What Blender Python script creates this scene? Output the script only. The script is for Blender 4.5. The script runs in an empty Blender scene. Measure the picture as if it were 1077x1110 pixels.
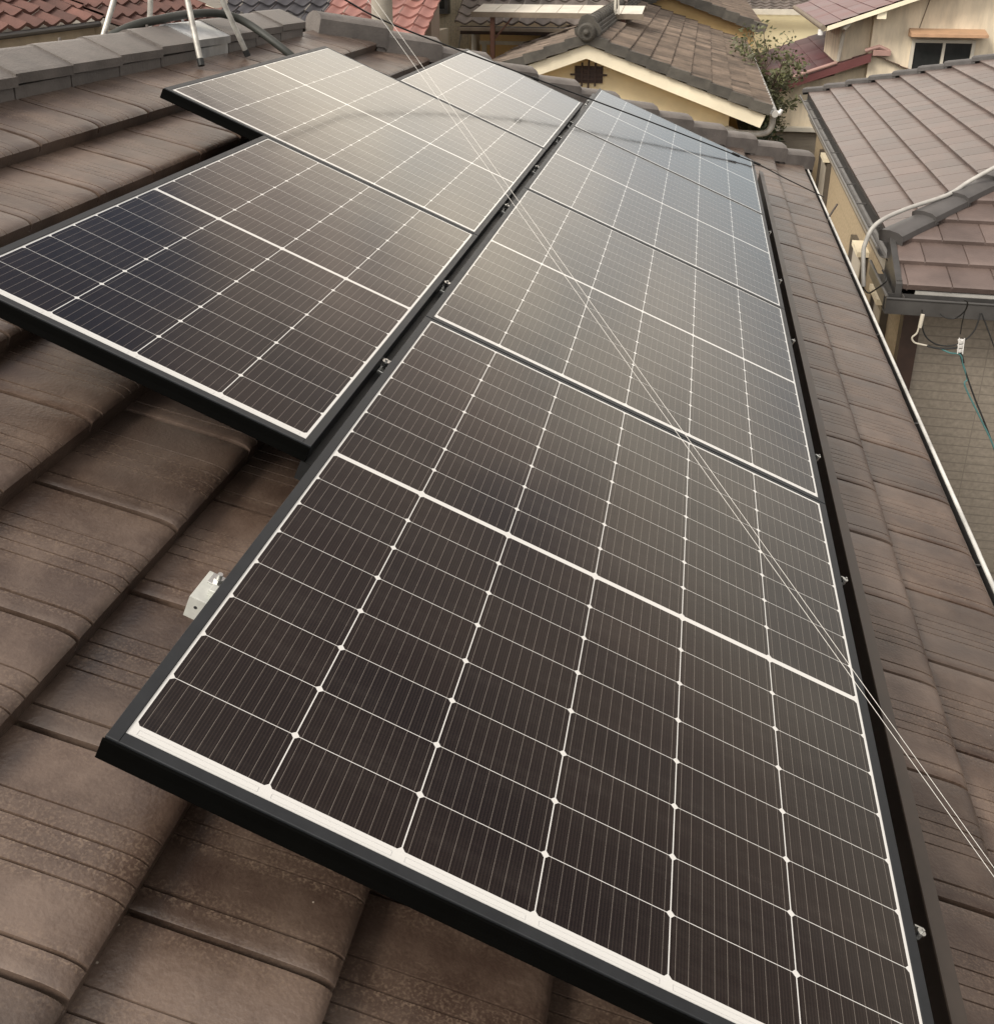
import bpy, math, random
from mathutils import Vector, Matrix
random.seed(7)
R = math.radians
scene = bpy.context.scene
C = scene.collection

# ------------------------------------------------------------------ camera
cam_d = bpy.data.cameras.new("camera"); cam = bpy.data.objects.new("camera", cam_d); C.objects.link(cam)
CAMROT = ((0.982029, -0.075564, 0.172944, 0.630726), (0.188712, 0.380115, -0.905483, -0.890104), (0.002684, 0.921847, 0.387544, 7.398265), (0, 0, 0, 1))
cam.matrix_world = Matrix(CAMROT)
cam_d.sensor_fit = 'HORIZONTAL'; cam_d.sensor_width = 36.0
cam_d.lens = 36.7272
cam_d.shift_y = -0.14206
cam_d.clip_start = 0.02; cam_d.clip_end = 600
scene.camera = cam

# ------------------------------------------------------------------ sky, sun, exposure
SUN_EL, SUN_AZ = 43.0, 224.0          # azimuth clockwise from +Y
world = bpy.data.worlds.new("World"); scene.world = world; world.use_nodes = True
wn, wl = world.node_tree.nodes, world.node_tree.links
wn.clear()
def wnode(t, **k):
    n = wn.new(t)
    for a, b in k.items(): setattr(n, a, b)
    return n
def ramp(node, stops):
    cr = node.color_ramp
    while len(cr.elements) > 1: cr.elements.remove(cr.elements[-1])
    cr.elements[0].position = stops[0][0]; cr.elements[0].color = (*stops[0][1], 1)
    for p, c in stops[1:]:
        e = cr.elements.new(p); e.color = (*c, 1)
out = wnode('ShaderNodeOutputWorld'); bg = wnode('ShaderNodeBackground'); bg.inputs['Strength'].default_value = 0.1
sky = wnode('ShaderNodeTexSky', sky_type='NISHITA', sun_disc=False)
sky.sun_elevation = R(SUN_EL); sky.sun_rotation = R(SUN_AZ); sky.air_density = 1.0; sky.dust_density = 2.0
tc = wnode('ShaderNodeTexCoord'); sep = wnode('ShaderNodeSeparateXYZ')
wl.new(tc.outputs['Generated'], sep.inputs[0])
# cloud cover: warm bright band in the north low sky, greyer higher up, pale overhead and behind
north = wnode('ShaderNodeValToRGB')
K = lambda *c: tuple(q / 2.6 for q in c)
ramp(north, [(0.0, K(.55, .58, .60)), (.10, K(.78, .86, .90)), (.17, K(1.08, 1.08, 1.05)), (.25, K(1.80, 1.66, 1.44)),
             (.34, K(2.05, 1.88, 1.58)), (.43, K(1.20, 1.02, .88)), (.50, K(.78, .68, .60)), (.60, K(.48, .43, .42)),
             (.72, K(.50, .44, .42)), (.86, K(1.1, 1.05, 1.0)), (1.0, K(1.3, 1.25, 1.18))])
wl.new(sep.outputs['Z'], north.inputs[0])
nz = wnode('ShaderNodeTexNoise'); nz.inputs['Scale'].default_value = 4.6; nz.inputs['Detail'].default_value = 3
mp = wnode('ShaderNodeMapping'); mp.inputs['Scale'].default_value = (1.6, 1.0, 2.6); mp.inputs['Location'].default_value = (.35, .2, .1)
wl.new(tc.outputs['Generated'], mp.inputs[0]); wl.new(mp.outputs[0], nz.inputs[0])
nr = wnode('ShaderNodeValToRGB'); ramp(nr, [(.33, (.40, .47, .58)), (.46, (.80, .78, .76)), (.64, (1.22, 1.14, 1.04))])
wl.new(nz.outputs[0], nr.inputs[0])
mul = wnode('ShaderNodeMix', data_type='RGBA', blend_type='MULTIPLY')
mz = wnode('ShaderNodeMapRange'); mz.inputs[1].default_value = .25; mz.inputs[2].default_value = .45; mz.inputs[3].default_value = .3; mz.inputs[4].default_value = .62
wl.new(sep.outputs['Z'], mz.inputs[0]); wl.new(mz.outputs[0], mul.inputs[0])
wl.new(north.outputs[0], mul.inputs[6]); wl.new(nr.outputs[0], mul.inputs[7])
back = wnode('ShaderNodeRGB'); back.outputs[0].default_value = (.60, .57, .53, 1)
mr = wnode('ShaderNodeMapRange'); mr.inputs[1].default_value = -.25; mr.inputs[2].default_value = .3
wl.new(sep.outputs['Y'], mr.inputs[0])
mixb = wnode('ShaderNodeMix', data_type='RGBA'); wl.new(mr.outputs[0], mixb.inputs[0])
wl.new(back.outputs[0], mixb.inputs[6])
# the cloud thins to the east and opens on a patch of blue in the north-west
ea = wnode('ShaderNodeMapRange'); ea.inputs[1].default_value = -.05; ea.inputs[2].default_value = .75; ea.inputs[3].default_value = 1.04; ea.inputs[4].default_value = .34
wl.new(sep.outputs['X'], ea.inputs[0])
eas = wnode('ShaderNodeVectorMath', operation='SCALE'); wl.new(mixb.outputs[2], eas.inputs[0]); wl.new(ea.outputs[0], eas.inputs['Scale'])
dt = wnode('ShaderNodeVectorMath', operation='DOT_PRODUCT'); dt.inputs[1].default_value = Vector((-.235, .765, .60)).normalized()
wl.new(tc.outputs['Generated'], dt.inputs[0])
dm = wnode('ShaderNodeMapRange', interpolation_type='SMOOTHSTEP'); dm.inputs[1].default_value = .978; dm.inputs[2].default_value = .998
dn_ = wnode('ShaderNodeMath', operation='MULTIPLY_ADD'); dn_.inputs[1].default_value = .035; wl.new(nz.outputs[0], dn_.inputs[0])
wl.new(dt.outputs['Value'], dn_.inputs[2])
dsub = wnode('ShaderNodeMath', operation='SUBTRACT'); dsub.inputs[1].default_value = .0175; wl.new(dn_.outputs[0], dsub.inputs[0])
wl.new(dsub.outputs[0], dm.inputs[0])
gap = wnode('ShaderNodeMix', data_type='RGBA'); gap.inputs[7].default_value = (.060, .078, .108, 1)
wl.new(mul.outputs[2], gap.inputs[6]); wl.new(gap.outputs[2], mixb.inputs[7]); wl.new(dm.outputs[0], gap.inputs[0])
scl = wnode('ShaderNodeVectorMath', operation='SCALE'); scl.inputs['Scale'].default_value = 28.9
wl.new(eas.outputs[0], scl.inputs[0])
fin = wnode('ShaderNodeMix', data_type='RGBA'); fin.inputs[0].default_value = .9
wl.new(sky.outputs[0], fin.inputs[6]); wl.new(scl.outputs[0], fin.inputs[7])
wl.new(fin.outputs[2], bg.inputs[0]); wl.new(bg.outputs[0], out.inputs[0])

sun_d = bpy.data.lights.new("sun", 'SUN'); sun_d.energy = 2.6; sun_d.angle = R(18); sun_d.color = (1, .93, .82)
sun = bpy.data.objects.new("sun", sun_d); C.objects.link(sun)
sd = Vector((math.sin(R(SUN_AZ)) * math.cos(R(SUN_EL)), math.cos(R(SUN_AZ)) * math.cos(R(SUN_EL)), math.sin(R(SUN_EL))))
sun.rotation_euler = sd.to_track_quat('Z', 'Y').to_euler()
sun.location = (0, 0, 30)
scene.view_settings.view_transform = 'Standard'; scene.view_settings.look = 'None'
scene.view_settings.exposure = 0.2; scene.view_settings.gamma = 1.0

# ------------------------------------------------------------------ frames of reference
A = R(22.8)                                       # pitch of the roof that carries the panels
U = Vector((math.cos(A), 0, -math.sin(A)))        # down the slope
V = Vector((0, 1, 0))                             # along the eave
N = Vector((math.sin(A), 0, math.cos(A)))         # out of the slope
O = Vector((0, 0, 6.5))
def P(u, v, n=0.0): return O + U * u + V * v + N * n
W3 = lambda x, y, z: Vector((x, y, z))

# ------------------------------------------------------------------ materials
def nodes_of(name):
    m = bpy.data.materials.new(name); m.use_nodes = True
    nt = m.node_tree; b = nt.nodes['Principled BSDF']
    return m, nt, b
def mat(name, col, rough=.6, metal=0.0, var=.25, scale=6.0, bump=0.0, bscale=60.0, col2=None, attr=0.0, spec=.5, stretch=None, streak=0.0):
    m, nt, b = nodes_of(name); n, l = nt.nodes, nt.links
    co = n.new('ShaderNodeTexCoord'); src = co.outputs['Object']
    if stretch:
        mpn = n.new('ShaderNodeMapping'); mpn.inputs['Scale'].default_value = stretch
        l.new(src, mpn.inputs[0]); src = mpn.outputs[0]
    t = n.new('ShaderNodeTexNoise'); t.inputs['Scale'].default_value = scale; t.inputs['Detail'].default_value = 6; t.inputs['Roughness'].default_value = .62
    l.new(src, t.inputs[0])
    r = n.new('ShaderNodeValToRGB')
    c2 = col2 or tuple(c * (1 - var) for c in col)
    ramp(r, [(.32, c2), (.68, tuple(min(1, c * (1 + var * .45)) for c in col))])
    l.new(t.outputs[0], r.inputs[0]); cs = r.outputs[0]
    if attr:
        at = n.new('ShaderNodeAttribute'); at.attribute_name = 'tone'
        mm = n.new('ShaderNodeMapRange'); mm.inputs[3].default_value = 1 - attr; mm.inputs[4].default_value = 1 + attr
        l.new(at.outputs['Fac'], mm.inputs[0])
        vm = n.new('ShaderNodeVectorMath'); vm.operation = 'SCALE'
        l.new(cs, vm.inputs[0]); l.new(mm.outputs[0], vm.inputs['Scale']); cs = vm.outputs[0]
    l.new(cs, b.inputs['Base Color'])
    b.inputs['Roughness'].default_value = rough; b.inputs['Metallic'].default_value = metal
    b.inputs['Specular IOR Level'].default_value = spec
    t3 = n.new('ShaderNodeMapRange'); t3.inputs[3].default_value = max(.05, rough - .12); t3.inputs[4].default_value = min(1, rough + .12)
    l.new(t.outputs[0], t3.inputs[0]); l.new(t3.outputs[0], b.inputs['Roughness'])
    if bump:
        t2 = n.new('ShaderNodeTexNoise'); t2.inputs['Scale'].default_value = bscale; t2.inputs['Detail'].default_value = 5
        l.new(src, t2.inputs[0])
        bp = n.new('ShaderNodeBump'); bp.inputs['Strength'].default_value = bump; bp.inputs['Distance'].default_value = .01
        l.new(t2.outputs[0], bp.inputs['Height']); l.new(bp.outputs[0], b.inputs['Normal'])
    return m

M = {}
def roof_tile_material():
    """glazed brown flat tile: mottled brown, dusty scuffs along the ribs, fine scratches"""
    m, nt, b = nodes_of('brown_roof_tile'); n, l = nt.nodes, nt.links
    co = n.new('ShaderNodeTexCoord')
    big = n.new('ShaderNodeTexNoise'); big.inputs['Scale'].default_value = 5.5; big.inputs['Detail'].default_value = 7; big.inputs['Roughness'].default_value = .65
    l.new(co.outputs['Object'], big.inputs[0])
    r = n.new('ShaderNodeValToRGB')
    ramp(r, [(.34, (.045, .027, .020)), (.5, (.078, .051, .038)), (.66, (.130, .091, .070))])
    l.new(big.outputs[0], r.inputs[0])
    # grey bloom patches
    gl = n.new('ShaderNodeTexNoise'); gl.inputs['Scale'].default_value = 2.3; gl.inputs['Detail'].default_value = 4
    mpg = n.new('ShaderNodeMapping'); mpg.inputs['Location'].default_value = (3, 7, 1); l.new(co.outputs['Object'], mpg.inputs[0]); l.new(mpg.outputs[0], gl.inputs[0])
    gr = n.new('ShaderNodeMapRange'); gr.inputs[1].default_value = .45; gr.inputs[2].default_value = .75; gr.inputs[4].default_value = .55
    l.new(gl.outputs[0], gr.inputs[0])
    mx = n.new('ShaderNodeMix'); mx.data_type = 'RGBA'; mx.inputs[7].default_value = (.128, .104, .092, 1)
    l.new(gr.outputs[0], mx.inputs[0]); l.new(r.outputs[0], mx.inputs[6])
    # light scuffs, drawn out along the slope
    mps = n.new('ShaderNodeMapping'); mps.inputs['Scale'].default_value = (9, 60, 9); l.new(co.outputs['Object'], mps.inputs[0])
    sc = n.new('ShaderNodeTexNoise'); sc.inputs['Scale'].default_value = 1.6; sc.inputs['Detail'].default_value = 8; sc.inputs['Roughness'].default_value = .8
    l.new(mps.outputs[0], sc.inputs[0])
    sr = n.new('ShaderNodeMapRange'); sr.inputs[1].default_value = .60; sr.inputs[2].default_value = .72; sr.inputs[4].default_value = .45
    l.new(sc.outputs[0], sr.inputs[0])
    mx2 = n.new('ShaderNodeMix'); mx2.data_type = 'RGBA'; mx2.inputs[7].default_value = (.20, .145, .11, 1)
    l.new(sr.outputs[0], mx2.inputs[0]); l.new(mx.outputs[2], mx2.inputs[6])
    # worn paint beside the ribs
    wr = n.new('ShaderNodeAttribute'); wr.attribute_name = 'wear'
    fl = n.new('ShaderNodeTexNoise'); fl.inputs['Scale'].default_value = 240; fl.inputs['Detail'].default_value = 3
    l.new(co.outputs['Object'], fl.inputs[0])
    fr = n.new('ShaderNodeMapRange'); fr.inputs[1].default_value = .50; fr.inputs[2].default_value = .62
    l.new(fl.outputs[0], fr.inputs[0])
    wm = n.new('ShaderNodeMath'); wm.operation = 'MULTIPLY'; l.new(wr.outputs['Fac'], wm.inputs[0]); l.new(fr.outputs[0], wm.inputs[1])
    mx3 = n.new('ShaderNodeMix'); mx3.data_type = 'RGBA'; mx3.inputs[7].default_value = (.20, .143, .102, 1)
    l.new(wm.outputs[0], mx3.inputs[0]); l.new(mx2.outputs[2], mx3.inputs[6])
    at = n.new('ShaderNodeAttribute'); at.attribute_name = 'tone'
    mm = n.new('ShaderNodeMapRange'); mm.inputs[3].default_value = .76; mm.inputs[4].default_value = 1.22; l.new(at.outputs['Fac'], mm.inputs[0])
    vm = n.new('ShaderNodeVectorMath'); vm.operation = 'SCALE'; l.new(mx3.outputs[2], vm.inputs[0]); l.new(mm.outputs[0], vm.inputs['Scale'])
    vo = n.new('ShaderNodeTexVoronoi'); vo.inputs['Scale'].default_value = 24; l.new(co.outputs['Object'], vo.inputs[0])
    sp = n.new('ShaderNodeMapRange'); sp.inputs[1].default_value = .05; sp.inputs[2].default_value = .035; sp.inputs[3].default_value = 0; sp.inputs[4].default_value = 1; l.new(vo.outputs['Distance'], sp.inputs[0])
    vs2 = n.new('ShaderNodeSeparateColor'); l.new(vo.outputs['Color'], vs2.inputs[0])
    vt = n.new('ShaderNodeMath'); vt.operation = 'GREATER_THAN'; vt.inputs[1].default_value = .88; l.new(vs2.outputs[0], vt.inputs[0])
    vp = n.new('ShaderNodeMath'); vp.operation = 'MULTIPLY'; l.new(sp.outputs[0], vp.inputs[0]); l.new(vt.outputs[0], vp.inputs[1])
    mx4 = n.new('ShaderNodeMix'); mx4.data_type = 'RGBA'; mx4.inputs[7].default_value = (.34, .29, .24, 1); l.new(vp.outputs[0], mx4.inputs[0]); l.new(vm.outputs[0], mx4.inputs[6])
    l.new(mx4.outputs[2], b.inputs['Base Color'])
    rr = n.new('ShaderNodeMapRange'); b.inputs['Specular IOR Level'].default_value = .62
    rr.inputs[3].default_value = .27; rr.inputs[4].default_value = .50; l.new(big.outputs[0], rr.inputs[0]); l.new(rr.outputs[0], b.inputs['Roughness'])
    bt = n.new('ShaderNodeTexNoise'); bt.inputs['Scale'].default_value = 160; bt.inputs['Detail'].default_value = 4; l.new(co.outputs['Object'], bt.inputs[0])
    bt2 = n.new('ShaderNodeTexNoise'); bt2.inputs['Scale'].default_value = 14; bt2.inputs['Detail'].default_value = 3; l.new(co.outputs['Object'], bt2.inputs[0])
    ad = n.new('ShaderNodeMath'); ad.operation = 'MULTIPLY_ADD'; ad.inputs[1].default_value = .42; l.new(bt.outputs[0], ad.inputs[0]); l.new(bt2.outputs[0], ad.inputs[2])
    bp = n.new('ShaderNodeBump'); bp.inputs['Strength'].default_value = .27; bp.inputs['Distance'].default_value = .008
    l.new(ad.outputs[0], bp.inputs['Height']); l.new(bp.outputs[0], b.inputs['Normal'])
    return m
M['tile'] = roof_tile_material()
M['cap'] = mat('dark_ridge_tile', (.150, .132, .120), .5, var=.3, scale=9, bump=.25, bscale=90, attr=.12)
M['galv'] = mat('galvanised_sheet', (.55, .57, .58), .35, metal=.85, var=.25, scale=14)
M['frame'] = mat('black_anodised_frame', (.022, .024, .027), .45, metal=.25, var=.2, scale=20)
M['skirt'] = mat('matt_black_cover', (.0015, .0015, .0013), .7, var=.2, scale=20, spec=.03)
M['rail'] = mat('black_rail', (.018, .019, .020), .42, metal=.3, var=.2, scale=20)
M['trim'] = mat('brown_trim_metal', (.055, .042, .034), .42, metal=.1, var=.25, scale=12)
M['steel'] = mat('bright_steel', (.62, .62, .60), .28, metal=.9, var=.15, scale=30)
M['bracket'] = mat('zinc_bracket', (.60, .61, .57), .42, metal=.35, var=.15, scale=30)
M['leg'] = mat('weathered_aluminium', (.50, .48, .44), .45, metal=.45, var=.35, scale=25)
M['rubber'] = mat('black_rubber', (.018, .018, .018), .6, var=.2)
M['hose'] = mat('dark_conduit', (.040, .042, .036), .5, var=.25)
M['whitepvc'] = mat('white_gutter_plastic', (.62, .61, .58), .4, var=.35, scale=7)
M['gutdark'] = mat('dark_gutter', (.055, .052, .050), .45, var=.25, scale=8)
M['gutgrey'] = mat('grey_brown_gutter', (.105, .098, .092), .42, var=.2, scale=6)
M['wallbase'] = mat('beige_render', (.46, .40, .31), .85, var=.15, scale=3, bump=.2)
M['rtile'] = mat('grey_brown_flat_tile', (.136, .100, .088), .40, var=.30, scale=2.6, bump=.25, bscale=50, attr=.12, spec=.65)
M['rcap'] = mat('slate_hip_tile', (.090, .084, .082), .5, var=.22, scale=6, attr=.1)
M['mtile'] = mat('weathered_brown_pantile', (.150, .112, .085), .7, var=.5, scale=2.2, bump=.4, bscale=40, attr=.28)
M['mcap'] = mat('weathered_dark_tile', (.080, .072, .060), .75, var=.4, scale=6, bump=.4, attr=.2)
M['cream'] = mat('cream_render', (.88, .73, .46), .85, var=.18, scale=1.1, bump=.12)
M['creamboard'] = mat('pale_cream_board', (.88, .79, .60), .7, var=.14, scale=2.5)
M['ochre'] = mat('ochre_render', (.68, .47, .22), .85, var=.1, scale=1.5)
M['red'] = mat('red_clay_pantile', (.142, .066, .052), .65, var=.4, scale=2.5, bump=.3, attr=.3)
M['pink'] = mat('salmon_clay_pantile', (.29, .14, .12), .6, var=.25, scale=2.5, attr=.15)
M['blacktile'] = mat('black_pantile', (.055, .052, .058), .45, var=.3, scale=2.5, attr=.15)
M['greytile'] = mat('grey_brown_pantile', (.145, .120, .105), .65, var=.4, scale=2.5, attr=.25)
M['maroon'] = mat('maroon_sheet_roof', (.130, .045, .044), .42, var=.25, scale=1.2, attr=.1)
M['maroond'] = mat('dark_maroon_sheet_roof', (.100, .036, .040), .55, var=.3, scale=1.2, attr=.15, spec=.25)
M['pinkpipe'] = mat('faded_pink_pipe', (.36, .22, .19), .55, var=.15)
M['yellow'] = mat('pale_yellow_render', (.74, .66, .44), .85, var=.08, scale=.8)
M['wallcream'] = mat('stained_cream_render', (.74, .64, .49), .85, var=.32, scale=1.6, bump=.1, stretch=(2.2, 2.2, .5))
M['brownwall'] = mat('taupe_board_wall', (.30, .235, .19), .8, var=.12, scale=1.5)
M['fascia'] = mat('weathered_beige_fascia', (.48, .40, .29), .7, var=.25, scale=4)
M['soffit'] = mat('brown_soffit', (.20, .16, .12), .8, var=.2)
M['darkwood'] = mat('dark_brown_wood', (.055, .030, .022), .55, var=.3, scale=12)
M['postbrown'] = mat('rust_brown_post', (.16, .075, .05), .6, var=.3)
M['glassdark'] = mat('dark_window_glass', (.028, .030, .030), .08, var=.2, spec=.5)
M['curtain'] = mat('pale_window_blind', (.50, .46, .40), .5, var=.1)
M['alu'] = mat('bronze_window_frame', (.10, .085, .07), .4, var=.2)
M['alup'] = mat('pale_window_frame', (.60, .56, .48), .45, var=.1)
M['awn'] = mat('pale_awning_sheet', (.66, .61, .52), .5, var=.14, scale=5)
M['copper'] = mat('tan_metal_hood', (.46, .28, .17), .45, var=.2, scale=5)
M['pole'] = mat('concrete_pole', (.33, .30, .25), .8, var=.2, scale=6, bump=.2)
M['cable'] = mat('black_cable', (.012, .012, .012), .5, var=.1)
M['wire'] = mat('bare_steel_wire', (.70, .68, .64), .4, metal=.3, var=.1)
M['teal'] = mat('teal_cable', (.06, .17, .17), .45, var=.2)
M['whitecable'] = mat('cream_cable', (.62, .57, .48), .5, var=.1)
M['porcelain'] = mat('white_porcelain', (.75, .74, .72), .2, var=.05)
M['pipegrey'] = mat('grey_conduit_pipe', (.40, .385, .36), .45, var=.2, scale=10)
M['bark'] = mat('grey_bark', (.12, .09, .065), .9, var=.3, scale=12, bump=.4)
M['leaf'] = mat('dull_green_leaf', (.095, .098, .042), .6, var=.3, scale=5, attr=.4)
M['leafd'] = mat('dark_green_leaf', (.030, .045, .018), .6, var=.3, scale=5, attr=.4)
M['ground'] = mat('packed_grey_earth', (.16, .14, .115), .9, var=.35, scale=.5, bump=.3, bscale=6)
M['shutter'] = mat('taupe_shutter', (.27, .235, .19), .55, var=.1)
M['barcode'] = mat('grey_print', (.55, .55, .55), .6, var=.05)

def siding(name, col, pitch=.076, groove=.008, joint=.9, dark=.6, axis='X'):
    """lapped board siding: dark horizontal grooves, sparse vertical joints"""
    m, nt, b = nodes_of(name); n, l = nt.nodes, nt.links
    co = n.new('ShaderNodeTexCoord'); s = n.new('ShaderNodeSeparateXYZ'); l.new(co.outputs['Object'], s.inputs[0])
    def math_(op, a, bv=None, v=None):
        q = n.new('ShaderNodeMath'); q.operation = op
        if isinstance(a, (int, float)): q.inputs[0].default_value = a
        else: l.new(a, q.inputs[0])
        if bv is not None:
            if isinstance(bv, (int, float)): q.inputs[1].default_value = bv
            else: l.new(bv, q.inputs[1])
        return q.outputs[0]
    fz = math_('FRACT', math_('DIVIDE', s.outputs['Z'], pitch))
    gz = math_('LESS_THAN', fz, groove / pitch)
    fx = math_('FRACT', math_('DIVIDE', s.outputs[axis], joint))
    gx = math_('LESS_THAN', fx, .007 / joint)
    g = math_('MAXIMUM', gz, gx)
    t = n.new('ShaderNodeTexNoise'); t.inputs['Scale'].default_value = 30; t.inputs['Detail'].default_value = 6
    l.new(co.outputs['Object'], t.inputs[0])
    r = n.new('ShaderNodeValToRGB'); ramp(r, [(.3, tuple(c * .78 for c in col)), (.7, tuple(c * 1.12 for c in col))]); l.new(t.outputs[0], r.inputs[0])
    mx = n.new('ShaderNodeMix'); mx.data_type = 'RGBA'; mx.inputs[7].default_value = (*[c * dark for c in col], 1)
    l.new(g, mx.inputs[0]); l.new(r.outputs[0], mx.inputs[6]); l.new(mx.outputs[2], b.inputs['Base Color'])
    b.inputs['Roughness'].default_value = .75
    hgt = math_('SUBTRACT', math_('MULTIPLY', t.outputs[0], .35), g)
    bp = n.new('ShaderNodeBump'); bp.inputs['Strength'].default_value = .7; bp.inputs['Distance'].default_value = .006
    l.new(hgt, bp.inputs['Height']); l.new(bp.outputs[0], b.inputs['Normal'])
    return m
M['siding'] = siding('taupe_lap_siding', (.275, .240, .198), dark=.74)
M['sidingtan'] = siding('tan_panel_siding', (.46, .37, .25), pitch=.45, groove=.006, joint=.9, dark=.75, axis='Y')
M['corrug'] = siding('cream_ribbed_sheet', (.62, .55, .41), pitch=9.0, groove=.01, joint=.11, dark=.6)

def cell_material(ncol):
    """half-cut mono cells under glass; object space: x across the columns, y along the rows"""
    m, nt, b = nodes_of('solar_cells_%s' % {6: 'six', 4: 'four'}[ncol]); n, l = nt.nodes, nt.links
    co = n.new('ShaderNodeTexCoord'); s = n.new('ShaderNodeSeparateXYZ'); l.new(co.outputs['Object'], s.inputs[0])
    def mt(op, a, bb=None):
        q = n.new('ShaderNodeMath'); q.operation = op
        for i, v in enumerate((a, bb)):
            if v is None: continue
            if isinstance(v, (int, float)): q.inputs[i].default_value = v
            else: l.new(v, q.inputs[i])
        return q.outputs[0]
    PU, PV, U0, V0, GAP = .1835, .09278, .0215, .034, .011
    x = mt('SUBTRACT', s.outputs['X'], U0); y = mt('SUBTRACT', s.outputs['Y'], V0)
    half = mt('GREATER_THAN', y, 8 * PV + GAP / 2)
    y2 = mt('SUBTRACT', y, mt('MULTIPLY', half, GAP))
    midband = mt('LESS_THAN', mt('ABSOLUTE', mt('SUBTRACT', y, 8 * PV + GAP / 2)), GAP / 2)
    def lat(c, p):          # distance to the nearest lattice line in metres
        f = mt('FRACT', mt('ADD', mt('DIVIDE', c, p), .5))
        return mt('MULTIPLY', mt('ABSOLUTE', mt('SUBTRACT', f, .5)), p)
    dx, dy = lat(x, PU), lat(y2, PV)
    gapx = mt('LESS_THAN', dx, .0009); gapy = mt('LESS_THAN', dy, .00055)
    cham = mt('LESS_THAN', mt('ADD', dx, dy), .0065)
    outx = mt('GREATER_THAN', mt('ABSOLUTE', mt('SUBTRACT', x, ncol * PU / 2)), ncol * PU / 2 - .001)
    outy = mt('GREATER_THAN', mt('ABSOLUTE', mt('SUBTRACT', y, (16 * PV + GAP) / 2)), (16 * PV + GAP) / 2 - .001)
    white = gapx
    for k in (gapy, cham, outx, outy, midband): white = mt('MAXIMUM', white, k)
    bus = mt('LESS_THAN', mt('ABSOLUTE', mt('SUBTRACT', mt('FRACT', mt('DIVIDE', x, PU / 10)), .5)), .00028 / (PU / 10))
    fing = mt('MULTIPLY', mt('ADD', mt('SINE', mt('MULTIPLY', x, 2 * math.pi / (PU / 40))), 1), .5)
    # each cell a shade of its own
    ix = mt('FLOOR', mt('DIVIDE', x, PU)); iy = mt('FLOOR', mt('DIVIDE', y2, PV))
    cv = n.new('ShaderNodeCombineXYZ'); l.new(ix, cv.inputs[0]); l.new(iy, cv.inputs[1])
    oi = n.new('ShaderNodeObjectInfo'); l.new(oi.outputs['Random'], cv.inputs[2])
    wnz = n.new('ShaderNodeTexWhiteNoise'); l.new(cv.outputs[0], wnz.inputs[0])
    cr = n.new('ShaderNodeValToRGB'); ramp(cr, [(0, (.0072, .0045, .0044)), (.5, (.0090, .0056, .0050)), (1, (.0115, .0070, .0058))]); l.new(wnz.outputs['Value'], cr.inputs[0])
    mf = n.new('ShaderNodeMix'); mf.data_type = 'RGBA'; mf.inputs[7].default_value = (.026, .018, .015, 1)
    l.new(mt('MULTIPLY', mt('POWER', fing, 3.0), .7), mf.inputs[0]); l.new(cr.outputs[0], mf.inputs[6])
    mb = n.new('ShaderNodeMix'); mb.data_type = 'RGBA'; mb.inputs[7].default_value = (.19, .165, .145, 1)
    l.new(bus, mb.inputs[0]); l.new(mf.outputs[2], mb.inputs[6])
    mw = n.new('ShaderNodeMix'); mw.data_type = 'RGBA'; mw.inputs[7].default_value = (.66, .65, .63, 1)
    l.new(white, mw.inputs[0]); l.new(mb.outputs[2], mw.inputs[6])
    dm_ = n.new('ShaderNodeMapping'); dm_.inputs['Scale'].default_value = (3, 16, 3); l.new(co.outputs['Object'], dm_.inputs[0])
    ds = n.new('ShaderNodeTexNoise'); ds.inputs['Scale'].default_value = 1.4; ds.inputs['Detail'].default_value = 8; ds.inputs['Roughness'].default_value = .7; l.new(dm_.outputs[0], ds.inputs[0])
    dr = n.new('ShaderNodeMapRange'); dr.inputs[1].default_value = .48; dr.inputs[2].default_value = .78; dr.inputs[4].default_value = .035; l.new(ds.outputs[0], dr.inputs[0])
    md = n.new('ShaderNodeMix'); md.data_type = 'RGBA'; md.inputs[7].default_value = (.34, .30, .26, 1); l.new(dr.outputs[0], md.inputs[0]); l.new(mw.outputs[2], md.inputs[6])
    l.new(md.outputs[2], b.inputs['Base Color'])
    # prismatic glass blurs the sky a little and unevenly, with a trace of dust
    t = n.new('ShaderNodeTexNoise'); t.inputs['Scale'].default_value = 7; t.inputs['Detail'].default_value = 4; l.new(co.outputs['Object'], t.inputs[0])
    rr = n.new('ShaderNodeMapRange'); rr.inputs[3].default_value = .07; rr.inputs[4].default_value = .14; l.new(t.outputs[0], rr.inputs[0]); l.new(rr.outputs[0], b.inputs['Roughness'])
    b.inputs['IOR'].default_value = 1.46
    wv = n.new('ShaderNodeTexNoise'); wv.inputs['Scale'].default_value = 3.5; wv.inputs['Detail'].default_value = 2; l.new(co.outputs['Object'], wv.inputs[0])
    bp = n.new('ShaderNodeBump'); bp.inputs['Strength'].default_value = .12; bp.inputs['Distance'].default_value = .01
    l.new(wv.outputs[0], bp.inputs['Height']); l.new(bp.outputs[0], b.inputs['Normal'])
    return m
M['cell6'] = cell_material(6); M['cell4'] = cell_material(4)

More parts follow.
